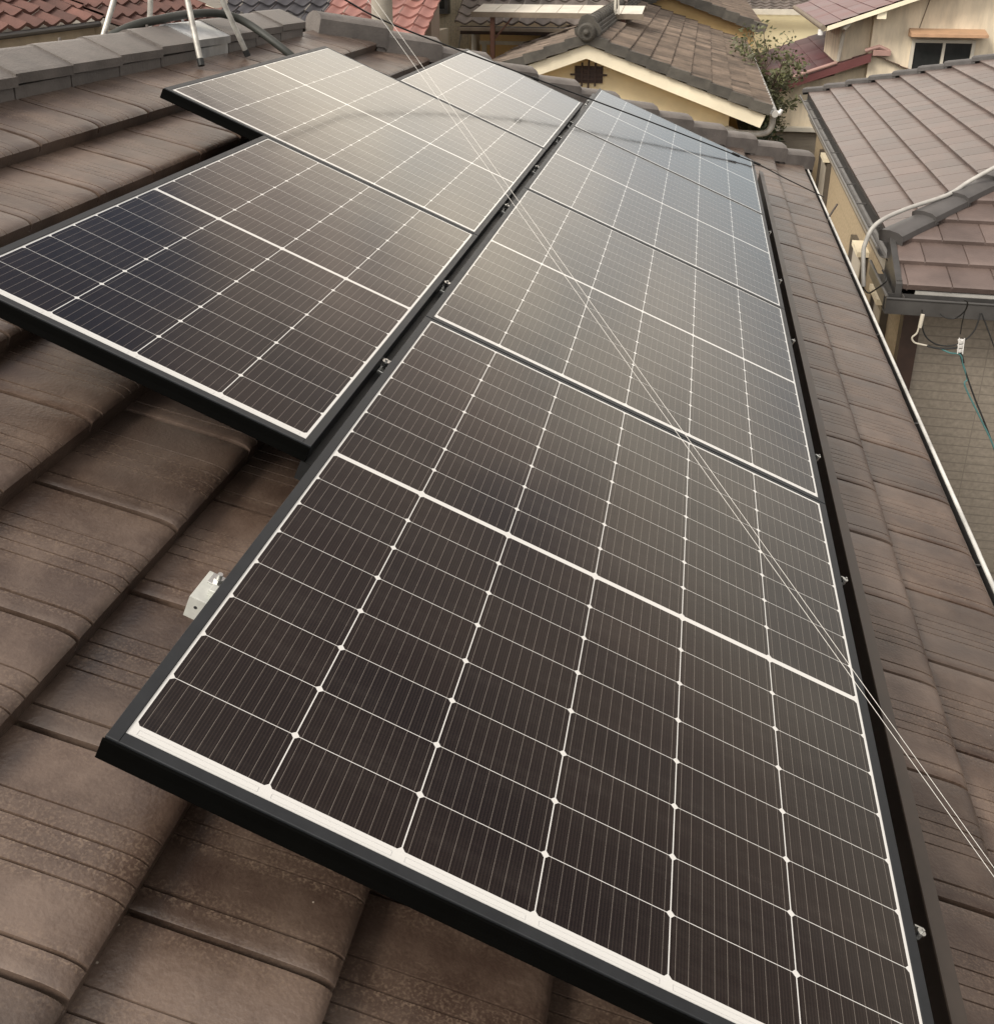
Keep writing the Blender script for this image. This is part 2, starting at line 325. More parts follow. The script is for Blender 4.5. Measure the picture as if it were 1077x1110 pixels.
# ------------------------------------------------------------------ mesh building
class MB:
    def __init__(s): s.v = []; s.f = []; s.tone = []; s.wear = []; s.smooth = []
    def add(s, vs, fs, tone=.5, smooth=False, wear=None):
        b = len(s.v); s.v += [tuple(q) for q in vs]; s.tone += [tone] * len(vs); s.wear += (wear or [0.0] * len(vs))
        s.f += [tuple(b + i for i in f) for f in fs]; s.smooth += [smooth] * len(fs)
    def hexa(s, p, tone=.5):       # 8 points: bottom loop 0-3, top loop 4-7
        s.add(p, [(3, 2, 1, 0), (4, 5, 6, 7), (0, 1, 5, 4), (1, 2, 6, 5), (2, 3, 7, 6), (3, 0, 4, 7)], tone)
    def box(s, x0, x1, y0, y1, z0, z1, fr=W3, tone=.5, bev=0.0):
        if bev:
            e = bev
            a = [(x0, y0), (x1, y0), (x1, y1), (x0, y1)]
            inn = [(x0 + e, y0 + e), (x1 - e, y0 + e), (x1 - e, y1 - e), (x0 + e, y1 - e)]
            vs = [fr(x, y, z0) for x, y in a] + [fr(x, y, z1 - e) for x, y in a] + [fr(x, y, z1) for x, y in inn]
            fs = [(3, 2, 1, 0), (8, 9, 10, 11)]
            for k in (0, 4):
                for i in range(4): fs.append((k + i, k + (i + 1) % 4, k + 4 + (i + 1) % 4, k + 4 + i))
            s.add(vs, fs, tone); return
        s.hexa([fr(x0, y0, z0), fr(x1, y0, z0), fr(x1, y1, z0), fr(x0, y1, z0), fr(x0, y0, z1), fr(x1, y0, z1), fr(x1, y1, z1), fr(x0, y1, z1)], tone)
    def prism(s, loop, d, tone=.5):      # polygon extruded by vector d
        k = len(loop); d = Vector(d); lo = [Vector(q) for q in loop]; hi = [q + d for q in lo]
        s.add(lo + hi, [tuple(reversed(range(k))), tuple(range(k, 2 * k))] + [(i, (i + 1) % k, k + (i + 1) % k, k + i) for i in range(k)], tone)
    def tube(s, pts, r, seg=10, tone=.5, caps=True):
        pts = [Vector(p) for p in pts]; k = len(pts)
        rs = r if isinstance(r, (list, tuple)) else [r] * k
        vs, fs = [], []; ref = None
        for i, p in enumerate(pts):
            t = (pts[min(i + 1, k - 1)] - pts[max(i - 1, 0)]).normalized()
            if ref is None:
                ref = t.orthogonal().normalized()
            ref = (ref - t * ref.dot(t)).normalized(); q = t.cross(ref)
            for j in range(seg):
                a = 2 * math.pi * j / seg
                vs.append(p + (ref * math.cos(a) + q * math.sin(a)) * rs[i])
        for i in range(k - 1):
            for j in range(seg):
                fs.append((i * seg + j, i * seg + (j + 1) % seg, (i + 1) * seg + (j + 1) % seg, (i + 1) * seg + j))
        if caps: fs += [tuple(reversed(range(seg))), tuple(range((k - 1) * seg, k * seg))]
        s.add(vs, fs, tone, True)
    def build(s, name, m, parent=None, sharp=35):
        me = bpy.data.meshes.new(name)
        o = bpy.data.objects.new(name, me)
        vs = s.v
        if parent is not None:
            inv = parent.matrix_basis.inverted()
            if parent.parent is not None: inv = (parent.parent.matrix_basis @ parent.matrix_basis).inverted()
            vs = [tuple(inv @ Vector(q)) for q in vs]
        me.from_pydata(vs, [], s.f)
        at = me.attributes.new('tone', 'FLOAT', 'POINT'); at.data.foreach_set('value', s.tone)
        aw = me.attributes.new('wear', 'FLOAT', 'POINT'); aw.data.foreach_set('value', s.wear)
        me.polygons.foreach_set('use_smooth', s.smooth)
        me.update()
        if any(s.smooth): me.set_sharp_from_angle(angle=R(sharp))
        me.materials.append(m)
        C.objects.link(o)
        if parent is not None: o.parent = parent
        return o
def tag(o, label=None, cat=None, group=None, kind=None):
    if label: o['label'] = label
    if cat: o['category'] = cat
    if group: o['group'] = group
    if kind: o['kind'] = kind
    return o
def thing(name, label, cat, loc=(0, 0, 0), rot=(0, 0, 0), group=None):
    o = bpy.data.objects.new(name, None); o.empty_display_size = .1; C.objects.link(o)
    o.location = loc; o.rotation_euler = rot
    o.matrix_basis = Matrix.LocRotScale(Vector(loc), __import__('mathutils').Euler(rot), None)
    return tag(o, label, cat, group)
def lerp(a, b, t): return a + (b - a) * t
def bez(p, k=8):            # Catmull-Rom through points
    p = [Vector(q) for q in p]; out_ = []
    for i in range(len(p) - 1):
        a, b, c, d = p[max(i - 1, 0)], p[i], p[i + 1], p[min(i + 2, len(p) - 1)]
        for j in range(k):
            t = j / k
            out_.append(.5 * ((2 * b) + (c - a) * t + (2 * a - 5 * b + 4 * c - d) * t * t + (3 * b - a - 3 * c + d) * t ** 3))
    out_.append(p[-1]); return out_

def tiles(mb, fr, courses, vlo, vhi, w, offs, pu, pv, jit=.0015, tonejit=1.0, wear=False):
    """fr(u, v, n) -> point. courses: (u_top, u_lip); pu: [(fraction of course, height)] down the tile;
       pv: [(fraction of width, height, wear)] across it. One separate shell per tile."""
    for ci, (ua, ub) in enumerate(courses):
        off = offs[ci % len(offs)]
        lo, hi = min(vlo(ua), vlo(ub)), max(vhi(ua), vhi(ub))
        k0 = math.floor((lo - off) / w); k1 = math.ceil((hi - off) / w)
        for k in range(k0, k1):
            v0 = off + k * w; dn = random.uniform(-jit, jit); tl = random.uniform(-jit, jit)
            t = .5 + (random.random() - .5) * tonejit
            nu, nv = len(pu), len(pv); vs = []; wr = []
            for fu, hu in pu:
                u = ua + (ub - ua) * fu; a, b = vlo(u), vhi(u)
                for fv, hv, ww in pv:
                    v = v0 + fv * w
                    cl = min(max(v, a), b)
                    vs.append(fr(u, cl, hu + (hv if hu > pu[-1][1] + .001 or True else 0) + dn + tl * fu)); wr.append(ww)
            if max(vhi(ub), vhi(ua)) < v0 or min(vlo(ua), vlo(ub)) > v0 + w: continue
            fs = [(i * nv + j, (i + 1) * nv + j, (i + 1) * nv + j + 1, i * nv + j + 1) for i in range(nu - 1) for j in range(nv - 1)]
            mb.add(vs, fs, t, True, wr)

# ------------------------------------------------------------------ ground
g = MB(); g.add([(-150, -60, 0), (150, -60, 0), (150, 260, 0), (-150, 260, 0)], [(0, 1, 2, 3)])
tag(g.build('ground', M['ground']), kind='structure')

# ------------------------------------------------------------------ the house under the panels
EAVE_U, RIDGE_U = 1.79, -1.64
def hip_v(u): return 6.62 + .95 * u               # hip line on the panel slope
VMIN = -1.9
house = thing('tiled_house', 'house with brown flat tiled roof carrying the solar panels', 'house', P(0, 3, -3).to_tuple())
LIPS = [-1.31, -1.03, -.75, -.468, -.187, .090, .368, .648, .926, 1.205, 1.485, EAVE_U]
courses = [(RIDGE_U, LIPS[0])] + list(zip(LIPS[:-1], LIPS[1:]))
PU = [(0, -.214), (.25, -.2015), (.5, -.1885), (.7, -.1785), (.80, -.1738), (.87, -.1710), (.92, -.1702), (.955, -.1708), (.98, -.1728), (1.0, -.1765), (1.0, -.226)]
def rib(c, d, hw, w=.0): return [(c - hw - .004, 0, w), (c - hw, 0, w), (c - hw * .45, -d, 0), (c + hw * .45, -d, 0), (c + hw, 0, w * .6), (c + hw + .004, 0, w * .6)]
PV = [(0.0, -.022, 0), (.011, -.022, 0), (.014, -.0006, .25), (.019, 0, .2), (.06, .0006, .0)] + rib(.125, .0075, .0085, .6) + [(.22, .0006, 0), (.33, .0004, .1)] + rib(.39, .0045, .0055, .6) + [(.44, .0003, .2)] + rib(.475, .0040, .0050, .6) + [(.52, .0003, .25)] + rib(.58, .0045, .0055, .6) + rib(.685, .0030, .0045, .3) + [(.84, .0006, 0), (.972, 0, .35), (.982, -.0006, .3), (.986, -.022, 0), (1.0, -.022, 0)]
mb = MB()
tiles(mb, P, courses, lambda u: VMIN, hip_v, .32, [.245, .10], PU, PV, wear=True)
mb.build('roof_tiles', M['tile'], house, 24)
mb = MB()                                          # the slopes that face away: hip end and rear
ridgeX, ridgeZ = -1.69, 7.0
hx1 = P(EAVE_U, hip_v(EAVE_U), -.2); hx0 = P(RIDGE_U, hip_v(RIDGE_U), -.2)
rearE = Vector((2 * ridgeX - hx1.x, hx1.y, hx1.z)); rear0 = Vector((ridgeX, hx0.y, ridgeZ - .03))
PUS = [(0, 0), (.8, .035), (.95, .033), (1, .02), (1, -.012)]
PVS = [(0, -.006, 0), (.02, 0, 0), (.45, 0, 0), (.98, 0, 0), (1, -.006, 0)]
sl = (Vector((hx1.x, hx1.y, hx1.z)) - Vector((ridgeX, hx1.y, hx1.z)))       # half width
run = 3.15
eN = Vector((0, math.cos(A), -math.sin(A))); nN = Vector((0, math.sin(A), math.cos(A)))
L_ = (hx1.y - rear0.y) / math.cos(A)
def frH(u, v, n): return Vector((ridgeX, rear0.y, rear0.z - .02)) + eN * u + Vector((1, 0, 0)) * v + nN * n
ncs = 12
hw_ = hx1.x - ridgeX
tiles(mb, frH, [(L_ * i / ncs, L_ * (i + 1) / ncs) for i in range(ncs)], lambda u: -hw_ * u / L_, lambda u: hw_ * u / L_, .32, [0, .16], PUS, PVS)
uR = Vector((-math.cos(A), 0, -math.sin(A))); nR = Vector((-math.sin(A), 0, math.cos(A)))
LR = hw_ / math.cos(A)
def frR(u, v, n): return Vector((ridgeX, 0, ridgeZ - .05)) + uR * u + V * v + nR * n
tiles(mb, frR, [(LR * i / 12, LR * (i + 1) / 12) for i in range(12)], lambda u: VMIN, lambda u: rear0.y + (hx1.y - rear0.y) * u / LR, .32, [0, .16], PUS, PVS)
mb.build('rear_roof_tiles', M['tile'], house)
# ridge: a course of side tiles and the caps on top
RV = [-1.75 + .325 * i for i in range(22)]
RV = [v for v in RV if v < 4.75]
sect_base = [(-1.555, 6.90), (-1.552, 6.968), (-1.69, 7.02), (-1.828, 6.968), (-1.825, 6.90)]
for i, v in enumerate(RV):
    if i % 1 == 0:
        mb = MB(); mb.prism([(x, v + .004 + random.uniform(-.002, .002), z + random.uniform(-.002, .002)) for x, z in sect_base], (0, .317, 0), random.random())
        mb.build('ridge_base_tile', M['galv'] if 3.24 < v + .1 < 3.56 else M['cap'], house)
    mb = MB(); dz = random.uniform(-.002, .003); dx = random.uniform(-.002, .002)
    a = [(-1.541, 6.972), (-1.538, 7.004), (-1.552, 7.012), (-1.672, 7.066), (-1.690, 7.070), (-1.708, 7.066), (-1.828, 7.012), (-1.842, 7.004), (-1.839, 6.972), (-1.69, 7.035)]
    n0 = len(a)
    y0, y1 = v + .002, v + .333
    vs = [(x + dx, y0, z + dz + .004) for x, z in a] + [(x + dx, y1, z + dz - .003) for x, z in a]
    mb.add(vs, [tuple(reversed(range(n0))), tuple(range(n0, 2 * n0))] + [(j, (j + 1) % n0, n0 + (j + 1) % n0, n0 + j) for j in range(n0)], random.random())
    if random.random() < .8:
        mb.tube([(-1.705 + dx, v + .20, 7.06), (-1.705 + dx, v + .20, 7.078 + dz)], .006, 6)
    o = mb.build('ridge_cap', M['galv'] if 3.24 < v + .1 < 3.56 else M['cap'], house)
    if 3.24 < v + .1 < 3.56: o['label'] = 'bright sheet metal ridge cap by the antenna legs'
# hip caps, stepped one per course
hu = -1.66
hd = (hx1 - hx0).normalized()
side = hd.cross(Vector((0, 0, 1))).normalized(); upv = side.cross(hd).normalized()
Lh = (hx1 - hx0).length; nh = 12
for i in range(nh):
    s0 = Lh * i / nh - .03; s1 = Lh * (i + 1) / nh + .03
    mb = MB(); t = random.random()
    sec = [(-.118, -.06), (-.108, .052), (-.085, .074), (-.03, .094), (.03, .094), (.085, .074), (.108, .052), (.118, -.06)]
    k = len(sec); base = hx0 - upv * .005
    tw = random.uniform(-.004, .004)
    vs = []
    for ss, dh, sc in ((s0, .002, .9), (s1 - .022, .052, 1.0), (s1, .040, .96)):
        for sx, sz in sec: vs.append(base + hd * ss + side * (sx * sc + tw) + upv * (sz * (1 if sc > .92 else .96) + dh))
    for sx, sz in sec: vs.append(base + hd * s1 + side * (sx * .94 + tw) + upv * (min(sz * .5, .03)))
    fs = [tuple(reversed(range(k)))]
    for q in range(3):
        for j in range(k - 1): fs.append((q * k + j, q * k + j + 1, (q + 1) * k + j + 1, (q + 1) * k + j))
    fs.append(tuple(range(3 * k, 4 * k)))
    mb.add(vs, fs, t, True); mb.build('hip_cap', M['cap'], house, 30)
# fascia, soffit, walls
mb = MB(); e = P(EAVE_U - .03, 0, -.24)
mb.box(e.x - .03, e.x, VMIN, hx1.y - .1, e.z - .22, e.z)
mb.box(2.4 - 8.5, e.x - .03, hx1.y - .13, hx1.y - .1, e.z - .22, e.z - .01)
mb.build('fascia', M['trim'], house)
mb = MB(); mb.box(-4.4, 1.15, VMIN, hx1.y - .55, 0, e.z - .1); mb.build('wall', M['sidingtan'], house)
# eave gutter: dark trough with a white rolled front rim
mb = MB(); gx, gz = P(EAVE_U, 0, -.205).x + .018, P(EAVE_U, 0, -.205).z
sec = []
for j in range(9):
    a = math.pi + math.pi * j / 8
    sec.append((gx + .016 + .016 * math.cos(a), gz - .012 + .050 * math.sin(a)))
sec2 = [(gx + .016 + .013 * math.cos(math.pi + math.pi * j / 8), gz - .012 + .046 * math.sin(math.pi + math.pi * j / 8)) for j in range(8, -1, -1)]
mb.prism([(x, VMIN, z) for x, z in sec + sec2], (0, hx1.y + .02 - VMIN, 0))
gut = mb.build('gutter', M['gutdark'], house)
mb = MB()
rimx = gx + .034
yy = VMIN
while yy < hx1.y:
    y1 = min(yy + 2.0, hx1.y + .02)
    mb.tube([(rimx + random.uniform(-.001, .001), yy, gz - .004), (rimx + random.uniform(-.001, .001), y1, gz - .004)], .0072, 10); yy = y1
mb.build('gutter_rim', M['whitepvc'], gut)
mb = MB(); mb.tube([(rimx - .01, 6.50, gz - .03), (rimx + .004, 6.52, gz + .01), (rimx + .055, 6.60, gz + .075)], .007, 8); mb.build('loose_bracket', M['trim'], gut)
mb = MB()
for k in range(19):
    y = -1.6 + .52 * k
    if y < hx1.y and k % 2:
        mb = MB(); mb.tube([(gx - .01, y, gz - .006), (gx + .016, y, gz - .008), (rimx, y, gz - .006)], .003, 6); mb.build('gutter_strap', M['gutdark'], gut)

# ------------------------------------------------------------------ solar panels
def panel_mesh(ncol):
    Wd = .023 + .183 * ncol + .0235; Ln = 1.5435; H = .035
    fm = MB()
    lip = .0180
    def fr(x, y, z): return Vector((x, y, z))
    for (x0, x1, y0, y1) in ((0, lip, 0, Ln), (Wd - lip, Wd, 0, Ln), (lip, Wd - lip, 0, .0165), (lip, Wd - lip, Ln - .0080, Ln)):
        fm.box(x0, x1, y0, y1, -H, .0018, fr, bev=.0008)
    for (x0, x1, y0, y1) in ((lip, lip + .02, lip, Ln - .0095), (Wd - lip - .02, Wd - lip, lip, Ln - .0095)):
        fm.box(x0, x1, y0, y1, -H, -H + .002, fr)
    gm = MB(); gm.box(lip - .001, Wd - lip + .001, .0155, Ln - .0070, -.006, 0, fr)
    bm_ = MB()                                      # printed code strips in the near white margin
    for c in range(ncol):
        x0 = .03 + .183 * c
        for (a, b) in ((.0212, .0215), (.0285, .0288)): bm_.box(x0, x0 + .165, a, b, .0002, .0004, fr)
        for xx in (x0, x0 + .1647): bm_.box(xx, xx + .0004, .0215, .0285, .0002, .0004, fr)
    jb = MB(); jb.box(Wd / 2 - .08, Wd / 2 + .08, Ln / 2 - .03, Ln / 2 + .03, -.024, -.0062, fr)
    return fm, gm, bm_, jb
protos = {}
def make_panel(ncol, u, v, label):
    rot = (0, A, 0); loc = P(u, v, 0).to_tuple()
    t = thing('solar_panel', label, 'solar panel', loc, rot, 'solar panels on the brown roof')
    if ncol not in protos:
        fm, gm, bm_, jb = panel_mesh(ncol); L = []
        for nm, q, m in (('frame', fm, M['frame']), ('glass_sheet', gm, M['cell%d' % ncol]), ('code_strip', bm_, M['barcode']), ('junction_box', jb, M['rubber'])):
            o = q.build(nm, m); o.parent = t; L.append(o)
        protos[ncol] = L
    else:
        for o in protos[ncol]:
            c = o.copy(); C.objects.link(c); c.parent = t
    return t
def front_cover(t, u0, u1, v):
    mb = MB(); sec = [(v - .0012, -.0012), (v - .0035, -.003), (v - .005, -.018), (v - .008, -.031), (v - .005, -.034), (v - .0012, -.033)]
    mb.prism([P(u0, a, b) for a, b in sec], U * (u1 - u0)); mb.build('front_cover', M['skirt'], t)
PP = 1.5487
p1 = make_panel(6, -.0195, -.031, 'large dark solar panel nearest the viewer, its black front edge over bare tiles')
make_panel(6, -.0195, -.031 + PP, 'second six column panel of the eave side row, just beyond the nearest panel')
make_panel(6, -.0195, -.031 + 2 * PP, 'third panel of the eave side row, greyish sheen, before the far end panel')
make_panel(6, -.0195, -.031 + 3 * PP, 'pale blue grey panel at the far eave side end, crossed by the black cable')
p2 = make_panel(4, -.821, .734, 'narrow dark four column panel with navy reflections, front of the ridge side row')
p3 = make_panel(6, -1.1875, .734 + PP, 'wide beige shining panel below the antenna legs, middle of the ridge side row')
make_panel(4, -.821, .734 + 2 * PP, 'narrow pale panel at the far end of the ridge side row by the hip')

front_cover(p1, -.0215, 1.1275, -.031); front_cover(p2, -.823, -.042, .734); front_cover(p3, -1.190, -.822, .734 + PP)

# ------------------------------------------------------------------ mounting gear
def rail(u0, u1, v0, v1, n0, n1, label):
    t = thing('mounting_rail', label, 'mounting rail', P(u0, v0, n0).to_tuple(), (0, A, 0), 'rails under the solar panels')
    mb = MB(); mb.box(u0, u1, v0, v1, n0, n1, P, bev=.003); mb.build('channel', M['rail'], t)
    mb = MB(); mb.box(u0 - .006, u1 + .006, v0 - .004, v0, n0 + .0, n1 + .002, P); mb.build('end_plate', M['rail'], t)
rail(-.046, -.022, .74, 6.13, -.082, -.040, 'long black rail visible in the gap between the two panel rows')
rail(.25, .29, .4, 6.1, -.08, -.040, 'black rail hidden under the upper part of the eave side row')
rail(.84, .88, .4, 6.1, -.08, -.040, 'black rail hidden under the lower part of the eave side row')
rail(1.132, 1.160, .0, 6.15, -.088, -.046, 'long black rail beside the eave side row, under the bolts')
rail(-.60, -.56, 1.1, 5.35, -.075, -.040, 'black rail hidden under the ridge side row')

def clamp(u, v, label, flip=1, group='clamps along the panel edges'):
    t = thing('panel_clamp', label, 'clamp', P(u, v, -.04).to_tuple(), (0, A, 0), group)
    k = .62 if u > 1 else .85
    mb = MB(); mb.box(u - .012 * k, u + .012 * k, v - .022 * k, v + .022 * k, -.040, -.035, P, bev=.001)
    mb.box(u - .012 * k, u + .012 * k, v + .004 * k, v + .009 * k, -.035, -.012, P); mb.build('plate', M['steel'], t)
    mb = MB(); mb.tube([P(u, v - .010 * k, -.035), P(u, v - .010 * k, -.004)], .0038 * k, 8); mb.tube([P(u, v - .010 * k, -.022), P(u, v - .010 * k, -.012)], .0082 * k, 6); mb.tube([P(u, v - .010 * k, -.012), P(u, v - .010 * k, -.009)], .0105 * k, 12)
    mb.build('bolt', M['steel'], t)
gapu = -.0312
for v, lb in ((1.216, 'nearest silver clamp in the gap between the panel rows, beside the dark narrow panel'),
              (1.825, 'second silver clamp in the gap between panel rows, beside the dark narrow panel upper half'),
              (2.783, 'small silver clamp in the row gap, beside the front half of the beige wide panel'),
              (3.516, 'small silver clamp in the row gap, beside the back half of the beige wide panel'),
              (4.271, 'tiny clamp in the row gap beside the front half of the narrow far panel'),
              (4.75, 'tiny clamp in the row gap beside the middle of the narrow far panel'),
              (5.60, 'bright clamp at the far open end of the row gap')):
    clamp(gapu, v, lb)
for v, lb in ((.282, 'silver bolt clamp on the eave edge of the nearest panel, bottom right corner of photo'),
              (1.208, 'silver bolt clamp on the eave edge of the nearest panel, beside its upper half'),
              (1.833, 'silver bolt clamp on the eave edge of the second panel, close to its near corner'),
              (2.776, 'small bolt clamp on the eave edge of the second panel, close to its far corner'),
              (3.524, 'small bolt clamp on the eave edge of the third panel, lower half'),
              (4.352, 'small bolt clamp on the eave edge of the third panel, upper half')):
    clamp(1.146, v, lb)
def bracket(u, v, label, s=.66):
    t = thing('roof_bracket', label, 'bracket', P(u, v, -.17).to_tuple(), (0, A, 0), 'galvanised brackets holding the panels')
    mb = MB()
    mb.box(u, u + .09 * s, v, v + .105 * s, -.064, -.0622, P, bev=.0006)
    mb.box(u, u + .09 * s, v - .0022, v - .0001, -.064 - .058 * s, -.0622, P)
    mb.box(u + .06 * s, u + .085 * s, v + .004, v + .05 * s, -.20, -.0645, P)
    mb.build('plate', M['bracket'], t)
    mb = MB(); c = (u + .033 * s, v + .080 * s)
    mb.box(c[0] - .020 * s, c[0] + .026 * s, c[1] - .018 * s, c[1] + .020 * s, -.0620, -.0590, P, bev=.0006); mb.build('washer', M['steel'], t)
    mb = MB(); mb.tube([P(c[0], c[1], -.059), P(c[0], c[1], -.053)], .0125 * s, 6); mb.tube([P(c[0], c[1], -.053), P(c[0], c[1], -.045)], .0065 * s, 12); mb.build('bolt', M['steel'], t)
    mb = MB(); mb.box(u + .032 * s, u + .054 * s, v + .024 * s, v + .050 * s, -.0620, -.0500, P, bev=.001); mb.build('block', M['bracket'], t)
    for du, dn in ((.022, -.078), (.055, -.092)):
        mb = MB(); mb.tube([P(u + du * s, v - .0026, dn), P(u + du * s, v - .0021, dn)], .0030, 10); mb.build('hole', M['rubber'], t)
bracket(-.0625, .311, 'pale zinc bracket with bolt poking out beside the nearest panel')
bracket(-.875, 1.20, 'small bright bracket behind the ridge side edge of the narrow dark panel, nearer one', .8)
bracket(-.875, 1.84, 'small bright bracket behind the ridge side edge of the narrow dark panel, farther one', .8)
# eave cover
cov = thing('eave_cover', 'long dark brown metal trim strip beside the eave side panel row', 'trim strip', P(1.2, -.05, -.18).to_tuple(), (0, A, 0))
mb = MB(); mb.prism([P(1.202, -.06, -.050), P(1.224, -.06, -.052), P(1.262, -.06, -.190), P(1.240, -.06, -.192)], V * 6.25); mb.build('strip', M['trim'], cov)
mb = MB(); mb.prism([P(1.196, -.06, -.0465), P(1.226, -.06, -.0485), P(1.2255, -.06, -.0515), P(1.1955, -.06, -.0495)], V * 6.25); mb.build('top_lip', M['trim'], cov)

# ------------------------------------------------------------------ antenna stand, wires and hoses on our roof
apex = Vector((-1.69, 3.55, 7.742)); 
mast = thing('antenna_stand', 'weathered metal four legged antenna stand straddling the ridge', 'antenna stand', (-1.69, 3.55, 7.06))
for (f, nm) in ((P(-1.505, 3.29, -.178), 1), (P(-1.495, 3.75, -.178), 1), (Vector((-1.88, 3.17, 6.93)), 0), (Vector((-1.88, 3.62, 6.93)), 0)):
    d = (apex - f).normalized()
    mb = MB(); mb.tube([f + d * .03, apex], .0125, 12); lg = mb.build('leg', M['leg'], mast)
    mb = MB(); mb.tube([f, f + d * .030], .0150, 10); mb.build('foot_cap', M['rubber'], lg)
mb = MB(); mb.tube([(apex.x, apex.y, 7.66), (apex.x, apex.y, 9.0)], .016, 12); mb.build('mast', M['leg'], mast)
mb = MB(); mb.tube([(apex.x, apex.y, 7.70), (apex.x, apex.y, 7.80)], .034, 12); mb.build('collar', M['steel'], mast)
mb = MB(); mb.tube([P(-1.17, 3.94, -.185), P(-1.30, 3.925, -.15), P(-1.40, 3.915, -.118), Vector((-1.53, 3.95, 7.045)), Vector((-1.62, 3.86, 7.092)), Vector((-1.68, 3.66, 7.100)), Vector((-1.69, 3.48, 7.092)), Vector((-1.72, 3.26, 7.084)), Vector((-1.84, 3.05, 7.02)), Vector((-2.05, 2.9, 6.88))] and bez([P(-1.17, 3.94, -.185), P(-1.30, 3.925, -.15), P(-1.40, 3.915, -.118), Vector((-1.53, 3.95, 7.050)), Vector((-1.62, 3.86, 7.095)), Vector((-1.68, 3.66, 7.102)), Vector((-1.70, 3.46, 7.095)), Vector((-1.76, 3.26, 7.070)), Vector((-1.90, 3.05, 6.97)), Vector((-2.05, 2.9, 6.88))], 6), .019, 12)
tag(mb.build('conduit_hose', M['hose']), 'thick dark hose arching over the ridge behind the antenna legs', 'hose')
def wire(name, label, cat, pts, r, m, k=8, group=None):
    mb = MB(); mb.tube(bez(pts, k), r, 8); return tag(mb.build(name, m), label, cat, group)
eA = P(1.159, .26, .15); eB = P(1.160, .285, .15)
for top, e, lb in ((8.385, eA, 'thin pale guy wire slanting over the panels, left of the two at the photo top'),
                   (8.43, eB, 'thin pale guy wire slanting over the panels, right of the two at the photo top')):
    a = Vector((apex.x, apex.y, top)); f = a + (e - a) * 1.22
    wire('guy_wire', lb, 'guy wire', [a, (a + f) / 2, f], .00042, M['wire'], 4, 'guy wires')
cbl = thing('drop_cable', 'black cable running from the ridge over the far panels to the gutter', 'cable', P(1.152, 6.027, .012).to_tuple())
mb = MB(); pts = [Vector((-1.69, 3.56, 7.50)), P(-1.25, 3.0, .50) * 0 + P(-1.20, 3.25, .36), P(-1.047, 3.446, .30), P(-.904, 3.849, .22), P(-.368, 4.648, .13), P(.343, 5.357, .07), P(1.0, 5.92, .022), P(1.152, 6.027, .012), P(1.39, 6.39, -.052), P(1.63, 6.76, -.112), P(1.850, 7.09, -.165)]
mb.tube(bez(pts, 8), .0042, 8); mb.build('cable', M['cable'], cbl)
mb = MB()
for (a, b) in ((P(.95, 5.885, .027), P(1.0, 5.92, .023)), (P(1.115, 6.0, .015), P(1.16, 6.035, .012)), (P(-.32, 4.70, .125), P(-.29, 4.73, .122))): mb.tube([a, b], .0085, 8)
mb.build('splice', M['cable'], cbl)

# ------------------------------------------------------------------ the neighbour with the grey brown hipped roof
pR = R(20); XE, ZE, YH, YF = 2.18, 5.30, 7.15, 6.60
XR, YB = 6.3, 15.8
h2 = thing('hipped_house', 'grey brown tiled hipped roof house with dark gutters, right of the panels', 'house', (2.05, 6.2, 0))
uW = Vector((math.cos(pR), 0, math.sin(pR))); nW = Vector((-math.sin(pR), 0, math.cos(pR)))
# west slope; u runs DOWN from the ridge line to the eave
LW = (XR - XE) / math.cos(pR)
def frW(u, v, n): return Vector((XE, v, ZE)) + uW * (LW - u) + nW * n
nc = 15
PUR = [(0, 0), (.5, .020), (.85, .034), (.95, .036), (1, .031), (1, -.012)]
PVR = [(0, -.010, 0), (.012, -.010, 0), (.02, 0, 0), (.5, 0.001, 0), (.985, 0, 0), (.99, -.010, 0), (1, -.010, 0)]
mb = MB(); cs = [(LW * i / nc, LW * (i + 1) / nc) for i in range(nc)]
tiles(mb, frW, cs, lambda u: YH + (LW - u) * math.cos(pR), lambda u: YB - (LW - u) * math.cos(pR), .305, [0, .15], PUR, PVR, .001)
# south slope: two courses longer than the west eave
uS = Vector((0, math.cos(pR), math.sin(pR))); nS = Vector((0, -math.sin(pR), math.cos(pR)))
ZF = ZE - (YH - YF) * math.tan(pR)
LS = (XR - XE + YH - YF) / math.cos(pR)
def frS(u, v, n): return Vector((v, YF, ZF)) + uS * (LS - u) + nS * n
def sx0(u): return XE + .02 + max(0.0, (LS - u) * math.cos(pR) - (YH - YF))
def sx1(u): return 2 * XR - sx0(u)
nc2 = 17
tiles(mb, frS, [(LS * i / nc2, LS * (i + 1) / nc2) for i in range(nc2)], sx0, sx1, .305, [0.1, .25], PUR, PVR, .001)
